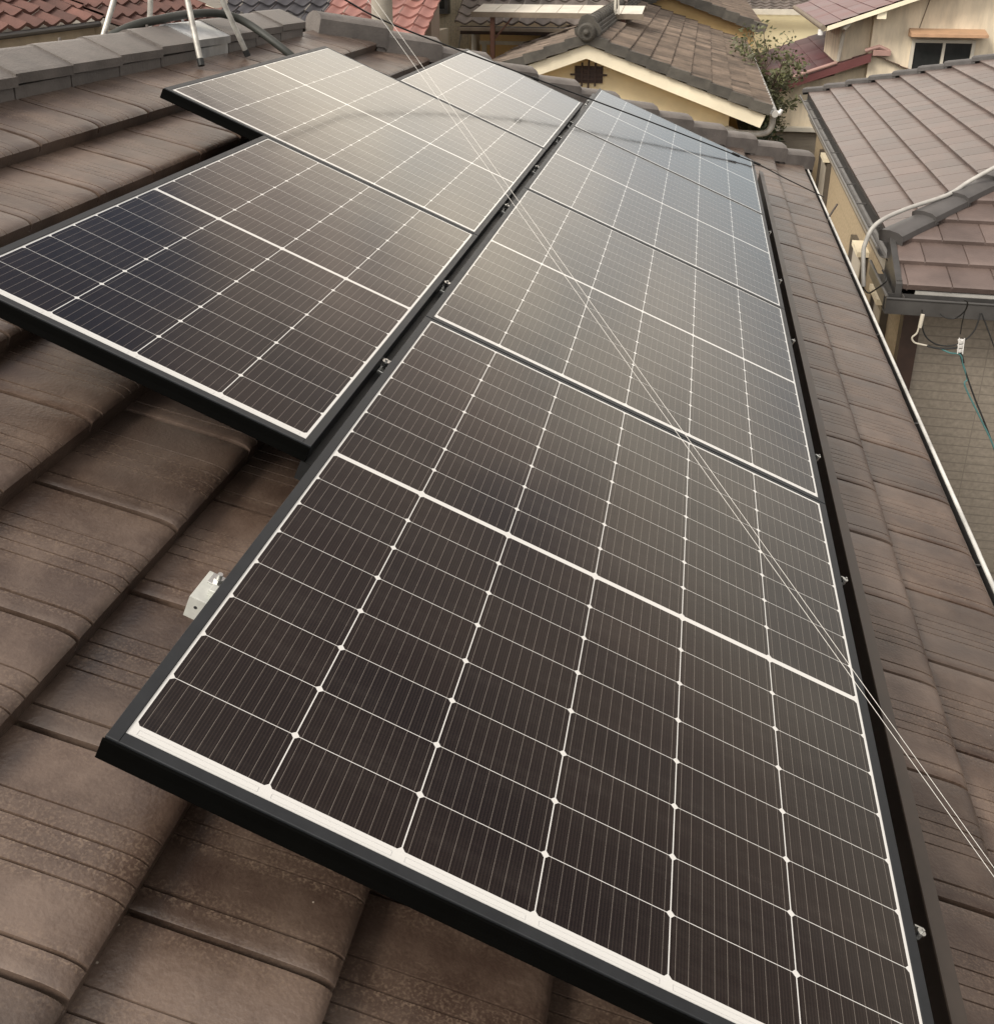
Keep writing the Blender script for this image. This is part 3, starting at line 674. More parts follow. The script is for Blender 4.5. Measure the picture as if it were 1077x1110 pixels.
# north and east slopes
uN = Vector((0, -math.cos(pR), math.sin(pR))); nN2 = Vector((0, math.sin(pR), math.cos(pR)))
def frN(u, v, n): return Vector((v, YB, ZE)) + uN * (LW - u) + nN2 * n
tiles(mb, frN, cs, lambda u: XE + (LW - u) * math.cos(pR), lambda u: 2 * XR - XE - (LW - u) * math.cos(pR), .305, [0, .15], PUR, PVR, .001)
uE = Vector((-math.cos(pR), 0, math.sin(pR))); nE = Vector((math.sin(pR), 0, math.cos(pR)))
def frE(u, v, n): return Vector((2 * XR - XE, v, ZE)) + uE * (LW - u) + nE * n
tiles(mb, frE, cs, lambda u: YH + (LW - u) * math.cos(pR), lambda u: YB - (LW - u) * math.cos(pR), .305, [0, .15], PUR, PVR, .001)
mb.build('roof_tiles', M['rtile'], h2)
def caprow(a, b, n, m, parent, hw=.11, ht=.055, name='hip_cap', lift=.032):
    """stepped row of cap tiles running DOWN from a to b"""
    a, b = Vector(a), Vector(b); d = (b - a).normalized(); s_ = d.cross(Vector((0, 0, 1))).normalized(); up = s_.cross(d).normalized()
    L = (b - a).length
    for i in range(n):
        s0, s1 = L * i / n - .02, L * (i + 1) / n + .02
        sec = [(-hw, -.02), (-hw * .97, ht * .5), (-hw * .7, ht * .85), (0, ht), (hw * .7, ht * .85), (hw * .97, ht * .5), (hw, -.02)]
        k = len(sec); vs = []
        for ss, dh, f in ((s0, 0, .92), (s1, lift, 1.0)):
            for x, z in sec: vs.append(a + d * ss + s_ * x * f + up * (z * f + dh))
        for x, z in sec: vs.append(a + d * s1 + s_ * x * .96 + up * (min(z, .0) + 0))
        fs = [tuple(reversed(range(k))), tuple(range(2 * k, 3 * k))]
        for q in range(2):
            for j in range(k - 1): fs.append((q * k + j, q * k + j + 1, (q + 1) * k + j + 1, (q + 1) * k + j))
        mb = MB(); mb.add(vs, fs, random.random(), True); mb.build(name, m, parent, 28)
hz = (XR - XE) * math.tan(pR)
RY0, RY1 = YH + XR - XE, YB - (XR - XE)
caprow((XR, RY0, ZE + hz), (XE, YH, ZE + .01), 15, M['rcap'], h2)
caprow((XR, RY1, ZE + hz), (XE, YB, ZE + .01), 15, M['rcap'], h2)
mb = MB()
for y in [RY0 + .0 + .3 * i for i in range(int(max(1, (RY1 - RY0) / .3)))]: mb.box(XR - .1, XR + .1, y, y + .295, ZE + hz, ZE + hz + .09, bev=.03)
mb.build('ridge_cap', M['rcap'], h2)
mb = MB(); mb.box(XE - .02, XE + .018, YF + .02, YH + .02, ZF - .06, ZF + .05); mb.prism([(XE - .025, YF - .01, ZF - .10), (XE + .02, YF - .01, ZF - .10), (XE + .02, YF - .01, ZF + .03), (XE - .025, YF - .01, ZF + .03)], (0, YH - YF, (YH - YF) * math.tan(pR))); mb.build('verge_shade_board', M['gutdark'], h2)  # dark-coloured board stands in for the shadowed void at the verge
# gutters
def trough(mb, x0, x1, z0, z1, ya, yb, th=.006, swap=False):
    sec = [(x0, z1), (x0, z0), (x1, z0), (x1, z1 + .01), (x1 - th, z1 + .01), (x1 - th, z0 + th), (x0 + th, z0 + th), (x0 + th, z1)]
    if swap: mb.prism([(ya, x, z) for x, z in sec], (yb - ya, 0, 0))
    else: mb.prism([(x, ya, z) for x, z in sec], (0, yb - ya, 0))
GX = 2.075
def halfround(mb, cx, cz, r, th, a, b):
    o_ = [(cx + r * math.cos(math.pi + math.pi * k / 10), cz + r * 1.15 * math.sin(math.pi + math.pi * k / 10)) for k in range(11)]
    i_ = [(cx + (r - th) * math.cos(math.pi + math.pi * k / 10), cz + (r - th) * 1.15 * math.sin(math.pi + math.pi * k / 10)) for k in range(10, -1, -1)]
    mb.prism([(x, a, z) for x, z in o_ + i_], (0, b - a, 0)); mb.smooth = [False] * len(mb.f)
mb = MB(); halfround(mb, GX + .068, 5.245, .068, .004, 7.12, YB + .15)
gw = mb.build('gutter', M['gutgrey'], h2)
gw['label'] = 'long grey brown gutter along the narrow gap'
mb = MB(); mb.tube([(GX, 7.12, 5.248), (GX, YB + .15, 5.248)], .013, 10); mb.build('gutter_rim', M['gutgrey'], gw)
for k in range(10):
    y = 7.75 + .83 * k
    if y < YB:
        mb = MB(); mb.box(GX - .002, GX + .125, y, y + .022, 5.250, 5.258); mb.build('gutter_strap', M['gutdark'], gw)
mb = MB(); mb.box(XE - .004, XE + .02, YH + .02, YB, ZE - .10, ZE - .012); mb.build('eave_board', M['gutdark'], h2)
mb = MB(); trough(mb, 2.095, 2.215, 4.94, 5.045, 6.52, 7.45)
gl_ = mb.build('gutter', M['gutgrey'], h2); gl_['label'] = 'short lower gutter return at the roof corner'
mb = MB(); mb.tube([(2.095, 6.52, 5.047), (2.095, 7.45, 5.047)], .012, 10); mb.build('gutter_rim', M['gutgrey'], gl_)
mb = MB(); trough(mb, 6.49, 6.60, 4.93, 5.045, 2.085, 2 * XR - XE + .1, swap=True)
gs = mb.build('gutter', M['gutdark'], h2); gs['label'] = 'dark square gutter along the front eave'
mb = MB(); mb.tube([(2.085, 6.49, 5.047), (2 * XR - XE + .1, 6.49, 5.047)], .009, 10); mb.build('gutter_rim', M['gutdark'], gs)
mb = MB(); mb.box(2.30, 2 * XR - 2.3, 6.615, 6.64, 4.90, ZF - .02); mb.box(2.205, 2.225, 7.2, YB - .1, 4.98, ZE - .03); mb.build('fascia', M['pipegrey'], h2)
mb = MB(); mb.box(2.226, 2.36, 6.66, YB - .2, 4.93, 4.97); mb.box(2.361, 10, 6.641, 6.95, 4.92, 4.95); mb.build('soffit', M['soffit'], h2)
mb = MB(); mb.box(2.36, 10.2, 6.90, YB - .3, 0, 4.93); mb.build('wall', M['siding'], h2)
mb = MB(); mb.box(2.352, 2.3595, 7.02, YB - .31, 2.60, 4.929); mb.build('side_wall_panel', M['sidingtan'], h2)
mb = MB(); mb.box(2.30, 2.43, 6.86, 6.99, 0, 4.92); mb.build('corner_trim_and_shade', M['darkwood'], h2)  # dark corner trim; its dark colour also takes in the corner's shade
mb = MB(); mb.box(2.431, 10.2, 6.875, 6.8995, 2.62, 2.78); mb.box(2.431, 10.2, 6.868, 6.8745, 2.66, 2.74); mb.build('belt_course', M['shutter'], h2)
mb = MB()
for k in range(12): mb.box(2.6 + .45 * k, 2.62 + .45 * k, 6.882, 6.8992, 0, 2.615)
mb.build('lower_batten', M['shutter'], h2)
for (y0, y1, z0, z1, gl) in ((13.1, 14.2, 3.6, 4.74, 'curtain'), (9.15, 10.1, 3.5, 4.58, 'curtain'), (7.75, 8.4, 3.6, 4.56, 'curtain')):
    mb = MB()
    for b4 in ((y0, y0 + .05, z0, z1), (y1 - .05, y1, z0, z1), (y0 + .05, y1 - .05, z0, z0 + .05), (y0 + .05, y1 - .05, z1 - .05, z1)): mb.box(2.29, 2.351, *b4)
    w = mb.build('window', M['alu'], h2)
    mb = MB(); mb.box(2.325, 2.335, y0 + .05, y1 - .05, z0 + .05, z1 - .05); mb.build('pane', M[gl], w)
    mb = MB(); mb.box(2.24, 2.351, y0 + .0, y0 + .45, z1 + .02, z1 + .07); mb.build('hood', M['creamboard'], w)
h2.rotation_euler = (0, 0, R(-.8))
# service entry under the eave
cond = thing('service_pipe', 'grey electrical pipe bending from the gutter gap up across the hipped roof', 'pipe', (2.0, 7.1, 5.2))
mb = MB(); mb.tube(bez([(2.0, 6.95, 4.98), (1.985, 7.05, 5.18), (1.99, 7.085, 5.29), (2.06, 7.14, 5.43), (2.31, 7.42, 5.49), (2.66, 7.68, 5.56), (2.84, 7.80, 5.655), (3.05, 7.86, 5.78), (3.4, 8.1, 5.93), (4.0, 8.6, 6.15)], 6), .017, 12); mb.build('conduit', M['pipegrey'], cond)
mb = MB(); mb.tube(bez([(2.0, 6.97, 4.97), (2.03, 6.9, 4.95), (2.05, 6.80, 5.0), (2.12, 6.75, 5.1), (2.10, 6.85, 5.15)], 6), .006, 8); mb.build('cable', M['cable'], cond)
svc = thing('service_cables', 'tangle of black and teal cables with white insulator under the dark gutter', 'cables', (2.6, 6.4, 4.9))
mb = MB(); mb.tube(bez([(2.33, 6.42, 5.0), (2.36, 6.4, 4.84), (2.44, 6.4, 4.76), (2.55, 6.4, 4.745), (2.64, 6.4, 4.79), (2.70, 6.4, 4.88), (2.722, 6.42, 5.0)], 6), .0055, 8)
mb.tube(bez([(2.40, 6.40, 4.735), (2.47, 6.39, 4.725), (2.55, 6.39, 4.73), (2.61, 6.39, 4.74)], 6), .008, 8)
mb.tube(bez([(2.45, 6.41, 4.98), (2.50, 6.40, 4.955), (2.56, 6.40, 4.96), (2.60, 6.36, 5.03), (2.59, 6.3, 5.11), (2.55, 6.26, 5.14)], 6), .005, 8)
mb.tube(bez([(2.60, 6.36, 5.03), (2.605, 6.39, 4.92), (2.610, 6.4, 4.84)], 6), .004, 8)
mb.tube([(2.73, 6.42, 5.0), (2.95, 6.3, 4.55)], .005, 8)
mb.build('cable', M['cable'], svc)
mb = MB(); mb.tube(bez([(2.325, 6.40, 4.90), (2.318, 6.40, 4.83), (2.29, 6.4, 4.79), (2.31, 6.4, 4.755), (2.36, 6.4, 4.742), (2.41, 6.4, 4.735)], 6), .0065, 8); mb.tube([(2.335, 6.40, 4.97), (2.33, 6.40, 4.87)], .014, 10); mb.build('lead', M['whitecable'], svc)
mb = MB()
for dz in (0, .034, .068): mb.tube([(2.618 + dz * .06, 6.39, 4.80 - dz), (2.622 + dz * .06, 6.39, 4.778 - dz)], [.022, .017], 12)
for sx in (-.016, .018): mb.tube([(2.618 + sx, 6.375, 4.82), (2.625 + sx, 6.375, 4.70)], .004, 8)
mb.build('insulator', M['porcelain'], svc)
mb = MB(); mb.tube(bez([(2.50, 6.39, 4.72), (2.56, 6.38, 4.70), (2.63, 6.38, 4.69), (2.66, 6.37, 4.62), (2.70, 6.35, 4.52), (2.69, 6.33, 4.47), (2.82, 6.26, 4.25), (2.95, 6.18, 4.02), (3.3, 6.0, 3.3), (3.9, 6.3, 1.9), (4.3, 6.86, .6)], 8), .0062, 8)
mb.build('teal_cable', M['teal'], svc)
mb = MB(); mb.tube(bez([(2.63, 6.395, 4.70), (2.67, 6.37, 4.60), (2.76, 6.31, 4.40), (2.90, 6.22, 4.12), (3.28, 6.01, 3.3), (3.88, 6.31, 1.9), (4.28, 6.86, .6)], 8), .0060, 8)
mb.tube([(2.634, 6.39, 4.70), (2.66, 6.375, 4.63)], .011, 8); mb.build('drop_lead', M['cable'], svc)

# ------------------------------------------------------------------ generic pieces for the houses beyond
S_PV = lambda amp: [(f, amp * math.cos(2 * math.pi * f) + (.35 * amp if f > .93 else 0), 0) for f in (0, .1, .2, .3, .42, .5, .58, .7, .8, .9, .96, 1.0)]
PUS2 = [(0, 0), (.5, .016), (1, .032), (1, -.004)]
def slope(mb, top, down, along, length, a0, a1, w=.27, exp=.275, amp=.02, pv=None, pu=None, offs=(0,), jit=.004):
    """tile slope: top = a point on the upper edge, down/along = unit vectors"""
    top = Vector(top); down = Vector(down).normalized(); along = Vector(along).normalized(); nn = along.cross(down)
    if nn.z < 0: nn = -nn
    n = max(1, round(length / exp))
    lo = a0 if callable(a0) else (lambda u: a0); hi = a1 if callable(a1) else (lambda u: a1)
    def fr(u, v, h): return top + down * u + along * v + nn * h
    tiles(mb, fr, [(length * i / n, length * (i + 1) / n) for i in range(n)], lo, hi, w, list(offs), pu or PUS2, pv or S_PV(amp), jit)
def deg(p): return math.cos(R(p)), math.sin(R(p))

# -- cream gable house ahead
h3 = thing('cream_gable_house', 'cream rendered gable house with weathered brown tiled roof and round ridge end tile', 'house', (-.6, 16, 0))
c, s_ = deg(19.5); rx, rz, y0, y1 = -.83, 6.30, 12.95, 22.7
mb = MB(); LE = 2.42 / c
slope(mb, (rx, 0, rz), (c, 0, -s_), (0, 1, 0), LE, y0, y1, w=.26, exp=.272, amp=.030, jit=.006)
slope(mb, (rx, 0, rz), (-c, 0, -s_), (0, 1, 0), 1.65 / c, y0, y1, w=.26, exp=.272, amp=.030, jit=.006)
mb.build('roof', M['mtile'], h3)
mb = MB()                                           # verge tiles along both rakes
for sgn, LL in ((1, LE), (-1, 1.65 / c)):
    k = round(LL / .272)
    for i in range(k):
        u0 = LL * i / k; u1 = LL * (i + 1) / k
        f = lambda u, yy, h: Vector((rx + sgn * (c * u + s_ * h), yy, rz - s_ * u + c * h))
        mb.hexa([f(u0, y0 - .06, -.09), f(u1, y0 - .06, -.07), f(u1, y0 + .16, -.0), f(u0, y0 + .16, -.0), f(u0, y0 - .05, .035), f(u1, y0 - .05, .062), f(u1, y0 + .15, .058), f(u0, y0 + .15, .035)], random.random())
mb.build('verge_tiles', M['mcap'], h3)
mb = MB()
for j in range(3):
    for yy in range(int((y1 - y0) / .3)):
        a = y0 + .05 + .3 * yy; hw = .15 - .02 * j
        mb.box(rx - hw, rx + hw, a, a + .29, rz + .0 + .045 * j, rz + .042 + .045 * j, tone=random.random(), bev=.006)
for yy in range(int((y1 - y0) / .3)):
    a = y0 + .05 + .3 * yy
    mb.tube([(rx, a, rz + .155), (rx, a + .28, rz + .155), (rx, a + .281, rz + .155), (rx, a + .299, rz + .155)], [.085, .085, .095, .095], 14, random.random())
mb.build('ridge_stack', M['mcap'], h3)
# round end tile with a concentric boss and a shaped back plate
mb = MB(); yo = y0 - .06
shape = [(-.20, -.06), (-.22, .04), (-.17, .06), (-.14, .16), (-.10, .24), (0, .27), (.10, .24), (.14, .16), (.20, .10), (.25, .0), (.20, -.08)]
mb.prism([(rx + x * .76, yo, rz + .07 + z * .78) for x, z in shape], (0, .10, 0))
mb.tube([(rx, yo + .02, rz + .06), (rx, yo - .05, rz + .06)], .118, 24)
mb.tube([(rx, yo - .05, rz + .06), (rx, yo - .075, rz + .06)], [.118, .095], 24)
mb.tube([(rx, yo - .07, rz + .06), (rx, yo - .072, rz + .06), (rx, yo - .10, rz + .06), (rx, yo - .12, rz + .06)], [.042, .042, .038, .015], 16)
for q in range(14):
    a = 2 * math.pi * q / 14; mb.tube([(rx + .077 * math.cos(a), yo - .066, rz + .06 + .077 * math.sin(a)), (rx + .077 * math.cos(a), yo - .084, rz + .06 + .077 * math.sin(a))], .011, 8)
mb.build('ridge_end_tile', M['mcap'], h3)
zr = lambda x: rz - .10 - (abs(x - rx)) * s_ / c
xl, xr_ = rx - 1.60, rx + 2.36
mb = MB(); bt = .175
mb.prism([(rx, y0 + .0, zr(rx)), (xr_, y0, zr(xr_)), (xr_ - .06, y0, zr(xr_) - .16), (rx, y0, zr(rx) - bt)], (0, .035, 0))
mb.prism([(rx, y0, zr(rx)), (rx, y0, zr(rx) - bt), (xl + .06, y0, zr(xl) - .16), (xl, y0, zr(xl))], (0, .035, 0))
mb.build('barge_board', M['creamboard'], h3)
mb = MB(); wy = y0 + .40
mb.prism([(rx, wy, zr(rx) - .06), (xr_ - .45, wy, zr(xr_ - .45) - .06), (xr_ - .45, wy, 0), (xl + .35, wy, 0), (xl + .35, wy, zr(xl + .35) - .06)], (0, y1 - wy - .02, 0))
mb.build('wall', M['cream'], h3)
mb = MB(); mb.prism([(rx, y0 + .036, zr(rx) - .02), (xr_ - .02, y0 + .036, zr(xr_ - .02) - .02), (xr_ - .02, y0 + .036, zr(xr_ - .02) - .05), (rx, y0 + .036, zr(rx) - .05), (xl + .02, y0 + .036, zr(xl + .02) - .05), (xl + .02, y0 + .036, zr(xl + .02) - .02)], (0, .36, 0)); mb.build('soffit', M['cream'], h3)
mb = MB(); vx, vz, vw, vh = rx + .0, rz - .52, .19, .11
mb.box(vx - vw, vx + vw, wy - .03, wy - .002, vz - vh, vz + vh)
vent = mb.build('gable_vent', M['darkwood'], h3)
mb = MB()
for k in (-.09, 0, .09): mb.box(vx + k - .012, vx + k + .012, wy - .06, wy - .031, vz - vh - (.10 if k == 0 else .04), vz + vh + (.10 if k == 0 else .05))
for k in (-.06, 0, .06): mb.box(vx - vw - (.06 if k == 0 else .0), vx + vw + (.06 if k == 0 else .0), wy - .052, wy - .034, vz + k - .012, vz + k + .012)
mb.build('lattice', M['darkwood'], vent)
mb = MB(); mb.box(xr_ - .62, xr_ - .449, wy - .02, wy + .12, 0, zr(xr_ - .45) - .075); mb.build('corner_board', M['cream'], h3)
mb = MB(); gxr = rx + 2.42 + .05; gzz = rz - 2.42 * s_ / c - .05
mb.tube([(gxr, y0 - .06, gzz), (gxr, y1, gzz)], .042, 12); g3 = mb.build('gutter', M['pipegrey'], h3)
mb = MB(); mb.tube([(gxr - .06, y0 + .03, gzz + .0), (gxr + .06, y0 + .03, gzz + .0), (gxr + .061, y0 + .03, gzz), (gxr + .085, y0 + .03, gzz + .05)], [.035, .035, .03, .025], 12)
mb.build('gutter_end', M['porcelain'], g3)
mb = MB(); mb.tube(bez([(gxr - .01, y0 + .12, gzz - .03), (gxr - .02, y0 + .14, gzz - .20), (gxr - .12, y0 + .18, gzz - .29), (gxr - .42, y0 + .30, gzz - .31), (gxr - .62, wy - .05, gzz - .34), (gxr - .62, wy - .05, gzz - 1.2)], 6), .042, 12); mb.build('downpipe', M['pipegrey'], g3)
mb = MB(); mb.tube([(-.72, 15.9, rz + .1), (-.72, 15.9, rz + .9)], .02, 8); mb.tube([(-.66, 15.9, rz + .1), (-.70, 15.9, rz + .7)], .01, 8)
mb.build('aerial_rod', M['alup'], h3)

# -- ochre gable behind it
h4 = thing('ochre_gable_house', 'ochre walled gable with dark mossy verge tiles, just behind the cream gable house', 'house', (-.1, 27, 0))
rx4, rz4, ya, yb = -.12, 6.52, 22.55, 33
mb = MB(); slope(mb, (rx4, 0, rz4), (c, 0, -s_), (0, 1, 0), 2.0 / c, ya, yb, w=.28, exp=.30, amp=.018); slope(mb, (rx4, 0, rz4), (-c, 0, -s_), (0, 1, 0), 2.2 / c, ya, yb, w=.28, exp=.30, amp=.018)
mb.build('roof', M['mtile'], h4)
mb = MB()
for sgn in (1, -1):
    for i in range(7):
        u0 = 2.1 / c * i / 7; u1 = 2.1 / c * (i + 1) / 7
        f = lambda u, yy, h: Vector((rx4 + sgn * (c * u + s_ * h), yy, rz4 - s_ * u + c * h))
        mb.hexa([f(u0, ya - .05, -.15), f(u1, ya - .05, -.13), f(u1, ya + .2, 0), f(u0, ya + .2, 0), f(u0, ya - .04, .04), f(u1, ya - .04, .08), f(u1, ya + .2, .07), f(u0, ya + .2, .04)], random.random())
mb.build('verge_tiles', M['mcap'], h4)
mb = MB(); z4 = lambda x: rz4 - .1 - abs(x - rx4) * s_ / c
mb.prism([(rx4, ya + .22, z4(rx4)), (1.74, ya + .22, z4(1.74)), (1.74, ya + .22, 0), (-1.9, ya + .22, 0), (-1.9, ya + .22, z4(-1.9))], (0, 9.8, 0)); mb.build('wall', M['ochre'], h4)
mb = MB()
for i in range(34): mb.box(rx4 - .12, rx4 + .12, ya + .3 * i, ya + .3 * i + .29, rz4, rz4 + .13, bev=.04, tone=random.random())
mb.build('ridge_stack', M['mcap'], h4)

# -- pale yellow house far behind
h5 = thing('yellow_house', 'plain pale yellow house wall under a low grey roof, far behind the tree', 'house', (4, 37, 0))
mb = MB(); mb.box(1.5, 7.5, 34, 42, 0, 5.50); mb.build('wall', M['yellow'], h5)
mb = MB(); mb.box(1.2, 7.8, 33.55, 33.70, 5.42, 5.58); mb.build('gutter', M['alup'], h5)
mb = MB(); slope(mb, (0, 39.5, 6.9), (0, -.97, -.23), (1, 0, 0), 5.8, 1.2, 7.8, w=.3, exp=.3, amp=.02); mb.build('roof', M['greytile'], h5)
mb = MB(); 
for k in range(6): mb.box(1.9 + .75 * k, 2.45 + .75 * k, 34.9, 35.3, 5.99, 6.06)
mb.build('snow_guard', M['gutdark'], h5)

# -- maroon roofed house
h6 = thing('maroon_roof_house', 'cream two storey house with maroon metal roofs, behind the hipped house', 'house', (4, 23, 0))
cm, sm_ = deg(20)
PVM = [(0, -.004, 0), (.02, 0, 0), (.98, 0, 0), (1, -.004, 0)]; PUM = [(0, 0), (.97, .014), (1, .012), (1, -.006)]
Ym = 20.0
lx, lz = 3.80, 5.52                                 # ridge of the lower roof
mb = MB(); slope(mb, (lx, 0, lz), (-cm, 0, -sm_), (0, 1, 0), 2.35 / cm, Ym, Ym + 6.5, w=1.8, exp=.30, pv=PVM, pu=PUM, jit=.002); mb.build('lower_roof', M['maroond'], h6)
mb = MB(); slope(mb, (lx, 0, lz), (cm, 0, -sm_), (0, 1, 0), 1.6 / cm, Ym, Ym + .75, w=1.8, exp=.30, pv=PVM, pu=PUM, jit=.002); mb.build('porch_roof', M['maroon'], h6)
mb = MB(); ft = lambda d, h: Vector((lx - cm * d, Ym - .04, lz - sm_ * d + h))
mb.prism([ft(0, .02), ft(2.5, .02), ft(2.5, -.14), ft(0, -.14)], (0, .04, 0)); mb.build('fascia', M['maroon'], h6)
mb = MB(); mb.tube([ft(.65, .06), ft(2.45, .06)], .035, 10); mb.tube([ft(2.45, .06) + Vector((.9, -.02, 0)) * 0, ft(2.62, .0)], .035, 10); mb.build('verge_pipe', M['pinkpipe'], h6)
mb = MB(); mb.box(lx + .02, lx + .34, Ym - .05, Ym + .12, lz - .02, lz + .10, bev=.03); mb.tube([(lx - .12, Ym, lz + .06), (lx + .12, Ym - .03, lz + .14), (lx + .30, Ym, lz + .06)], .04, 8); mb.build('ridge_end', M['pinkpipe'], h6)
# lower storey under the verge
mb = MB(); mb.prism([(2.1, Ym + .30, 0), (lx + .2, Ym + .30, 0), (lx + .2, Ym + .30, lz - .2), (2.1, Ym + .30, lz - .15 - (lx - 2.1) * .364)], (0, 6, 0)); mb.build('lower_wall', M['wallcream'], h6)
mb = MB(); mb.box(2.12, 2.30, Ym + .02, Ym + .30, 4.42, 4.60); mb.build('beam_end', M['creamboard'], h6)
mb = MB(); mb.box(2.08, 3.2, Ym + .10, Ym + .2995, 4.02, 4.10); mb.build('ledge', M['alup'], h6)
mb = MB()
for k in range(16): mb.box(2.22, 3.1, Ym + .22 + .004 * (k % 2), Ym + .2993, 2.9 + .068 * k, 2.965 + .068 * k)
mb.build('shutter', M['shutter'], h6)
# upper storey: set-back part with corner and the nearer gable wall with window
mb = MB(); mb.prism([(3.22, Ym + .33, 4.6), (3.779, Ym + .33, 4.6), (3.779, Ym + .33, 6.28), (3.22, Ym + .33, 6.08)], (0, 2.3, 0)); mb.build('upper_wall', M['wallcream'], h6)
mb = MB(); mb.prism([(3.78, Ym + .10, 3.0), (7.6, Ym + .10, 3.0), (7.6, Ym + .10, 7.6), (5.8, Ym + .10, 7.05), (3.78, Ym + .10, 6.32)], (0, 6.0, 0)); mb.build('gable_wall', M['wallcream'], h6)
mb = MB(); tz = 6.04; 
uc, us = deg(20)
slope(mb, (6.9, 0, tz + (6.9 - 2.88) * us / uc), (-uc, 0, -us), (0, 1, 0), (6.9 - 2.86) / uc, Ym - .35, Ym + 6.6, w=1.8, exp=.30, pv=PVM, pu=PUM, jit=.002); mb.build('upper_roof', M['maroon'], h6)
mb = MB(); fu = lambda x, h: Vector((x, Ym - .37, tz + (x - 2.88) * us / uc + h))
mb.prism([fu(2.90, -.02), fu(6.9, -.02), fu(6.9, -.10), fu(2.90, -.10)], (0, .03, 0)); mb.build('upper_fascia', M['creamboard'], h6)
mb = MB(); mb.prism([fu(2.92, -.04) + Vector((0, .03, 0)), fu(6.9, -.04) + Vector((0, .03, 0)), fu(6.9, -.07) + Vector((0, .03, 0)), fu(2.92, -.07) + Vector((0, .03, 0))], (0, 1.0, 0)); mb.build('upper_soffit', M['soffit'], h6)
mb = MB(); mb.box(3.76, 3.92, Ym - .33, Ym + .05, 6.17, 6.32); mb.build('beam_end', M['creamboard'], h6)
mb = MB(); mb.tube([(2.83, Ym - .37, tz - .04), (2.83, Ym + 6.6, tz - .04)], .05, 10); g6 = mb.build('gutter', M['soffit'], h6)
mb = MB(); mb.tube([(2.80, Ym - .3, tz - .07), (2.80, Ym - .3, tz - .17)], .05, 10); mb.build('gutter_end', M['porcelain'], g6)
mb = MB(); mb.tube(bez([(3.22, Ym - .2, 6.0), (3.30, Ym + .05, 5.98), (3.29, Ym + .26, 5.90), (3.27, Ym + .27, 5.7), (3.25, Ym + .27, 5.36)], 6), .038, 10); mb.tube([(3.31, Ym - .2, 6.08), (3.22, Ym - .2, 5.98)], .045, 10)
mb.build('downpipe', M['alup'], h6)
mb = MB()
wx0, wx1, wz0, wz1 = 4.50, 5.62, 4.95, 5.80
for b4 in ((wx0, wx0 + .06, wz0, wz1), (wx1 - .06, wx1, wz0, wz1), (wx0 + .06, wx1 - .06, wz1 - .06, wz1), (wx0 + .06, wx1 - .06, wz0, wz0 + .06), (5.05, 5.10, wz0 + .06, wz1 - .06)): mb.box(b4[0], b4[1], Ym + .04, Ym + .099, b4[2], b4[3])
w6 = mb.build('window', M['alup'], h6)
mb = MB(); mb.box(wx0 + .06, wx1 - .06, Ym + .075, Ym + .085, wz0 + .06, wz1 - .06); mb.build('pane', M['glassdark'], w6)
mb = MB(); mb.prism([(4.42, Ym - .25, 5.86), (4.42, Ym - .25, 5.91), (4.42, Ym + .099, 5.99), (4.42, Ym + .099, 5.86)], (1.33, 0, 0)); mb.build('window_hood', M['copper'], h6)
mb = MB(); mb.tube([(4.75, Ym + .085, 6.7), (4.60, Ym + .085, 6.0)], .008, 6); mb.build('wall_cable', M['soffit'], h6)

# -- red pantile house on the left beyond the ridge
h7 = thing('red_tile_house', 'house with red clay pantiles and beige eave, left beyond the ridge', 'house', (-8, 6, 0))
c7, s7 = deg(25); ex, ez, yj = -5.30, 6.70, 8.95
L7 = 4.6
top7 = (ex - c7 * L7, 0, ez + s7 * L7)
mb = MB(); slope(mb, top7, (c7, 0, -s7), (0, 1, 0), L7, -3, yj, w=.265, exp=.235, amp=.022, offs=(0,), jit=.006); slope(mb, top7, (c7, 0, -s7), (0, 1, 0), L7 + .48, yj, 11.2, w=.265, exp=.235, amp=.022, jit=.006); slope(mb, top7, (-c7, 0, -s7), (0, 1, 0), L7, -3, 11.2, w=.265, exp=.235, amp=.022)
mb.build('roof', M['red'], h7)
mb = MB()
for i in range(47): mb.box(top7[0] - .13, top7[0] + .13, -3 + .3 * i, -3 + .3 * i + .29, top7[2], top7[2] + .14, bev=.05, tone=random.random())
mb.build('ridge_stack', M['red'], h7)
mb = MB(); mb.box(ex - .13, ex - .09, -3, yj, ez - .20, ez - .055); mb.prism([(ex - .09, yj - .03, ez - .05), (ex + .44, yj - .03, ez - .26), (ex + .44, yj - .03, ez - .38), (ex - .09, yj - .03, ez - .18)], (0, .05, 0)); mb.box(ex + .33, ex + .37, yj + .03, 11.2, ez - .42, ez - .25); mb.build('fascia', M['fascia'], h7)
mb = MB(); mb.tube([(ex + .0, -3, ez - .04), (ex + .0, yj - .08, ez - .04)], .03, 10); mb.build('gutter', M['gutdark'], h7)
mb = MB(); mb.box(ex - .62, ex - .13, -3, yj - .0, ez - .24, ez - .205); mb.build('soffit', M['soffit'], h7)
mb = MB(); mb.box(-13.4, ex - .62, -2.8, 11, 0, ez - .2); mb.box(ex - .62, ex + .05, yj + .12, 11, 0, ez - .3); mb.build('wall', M['wallbase'], h7)

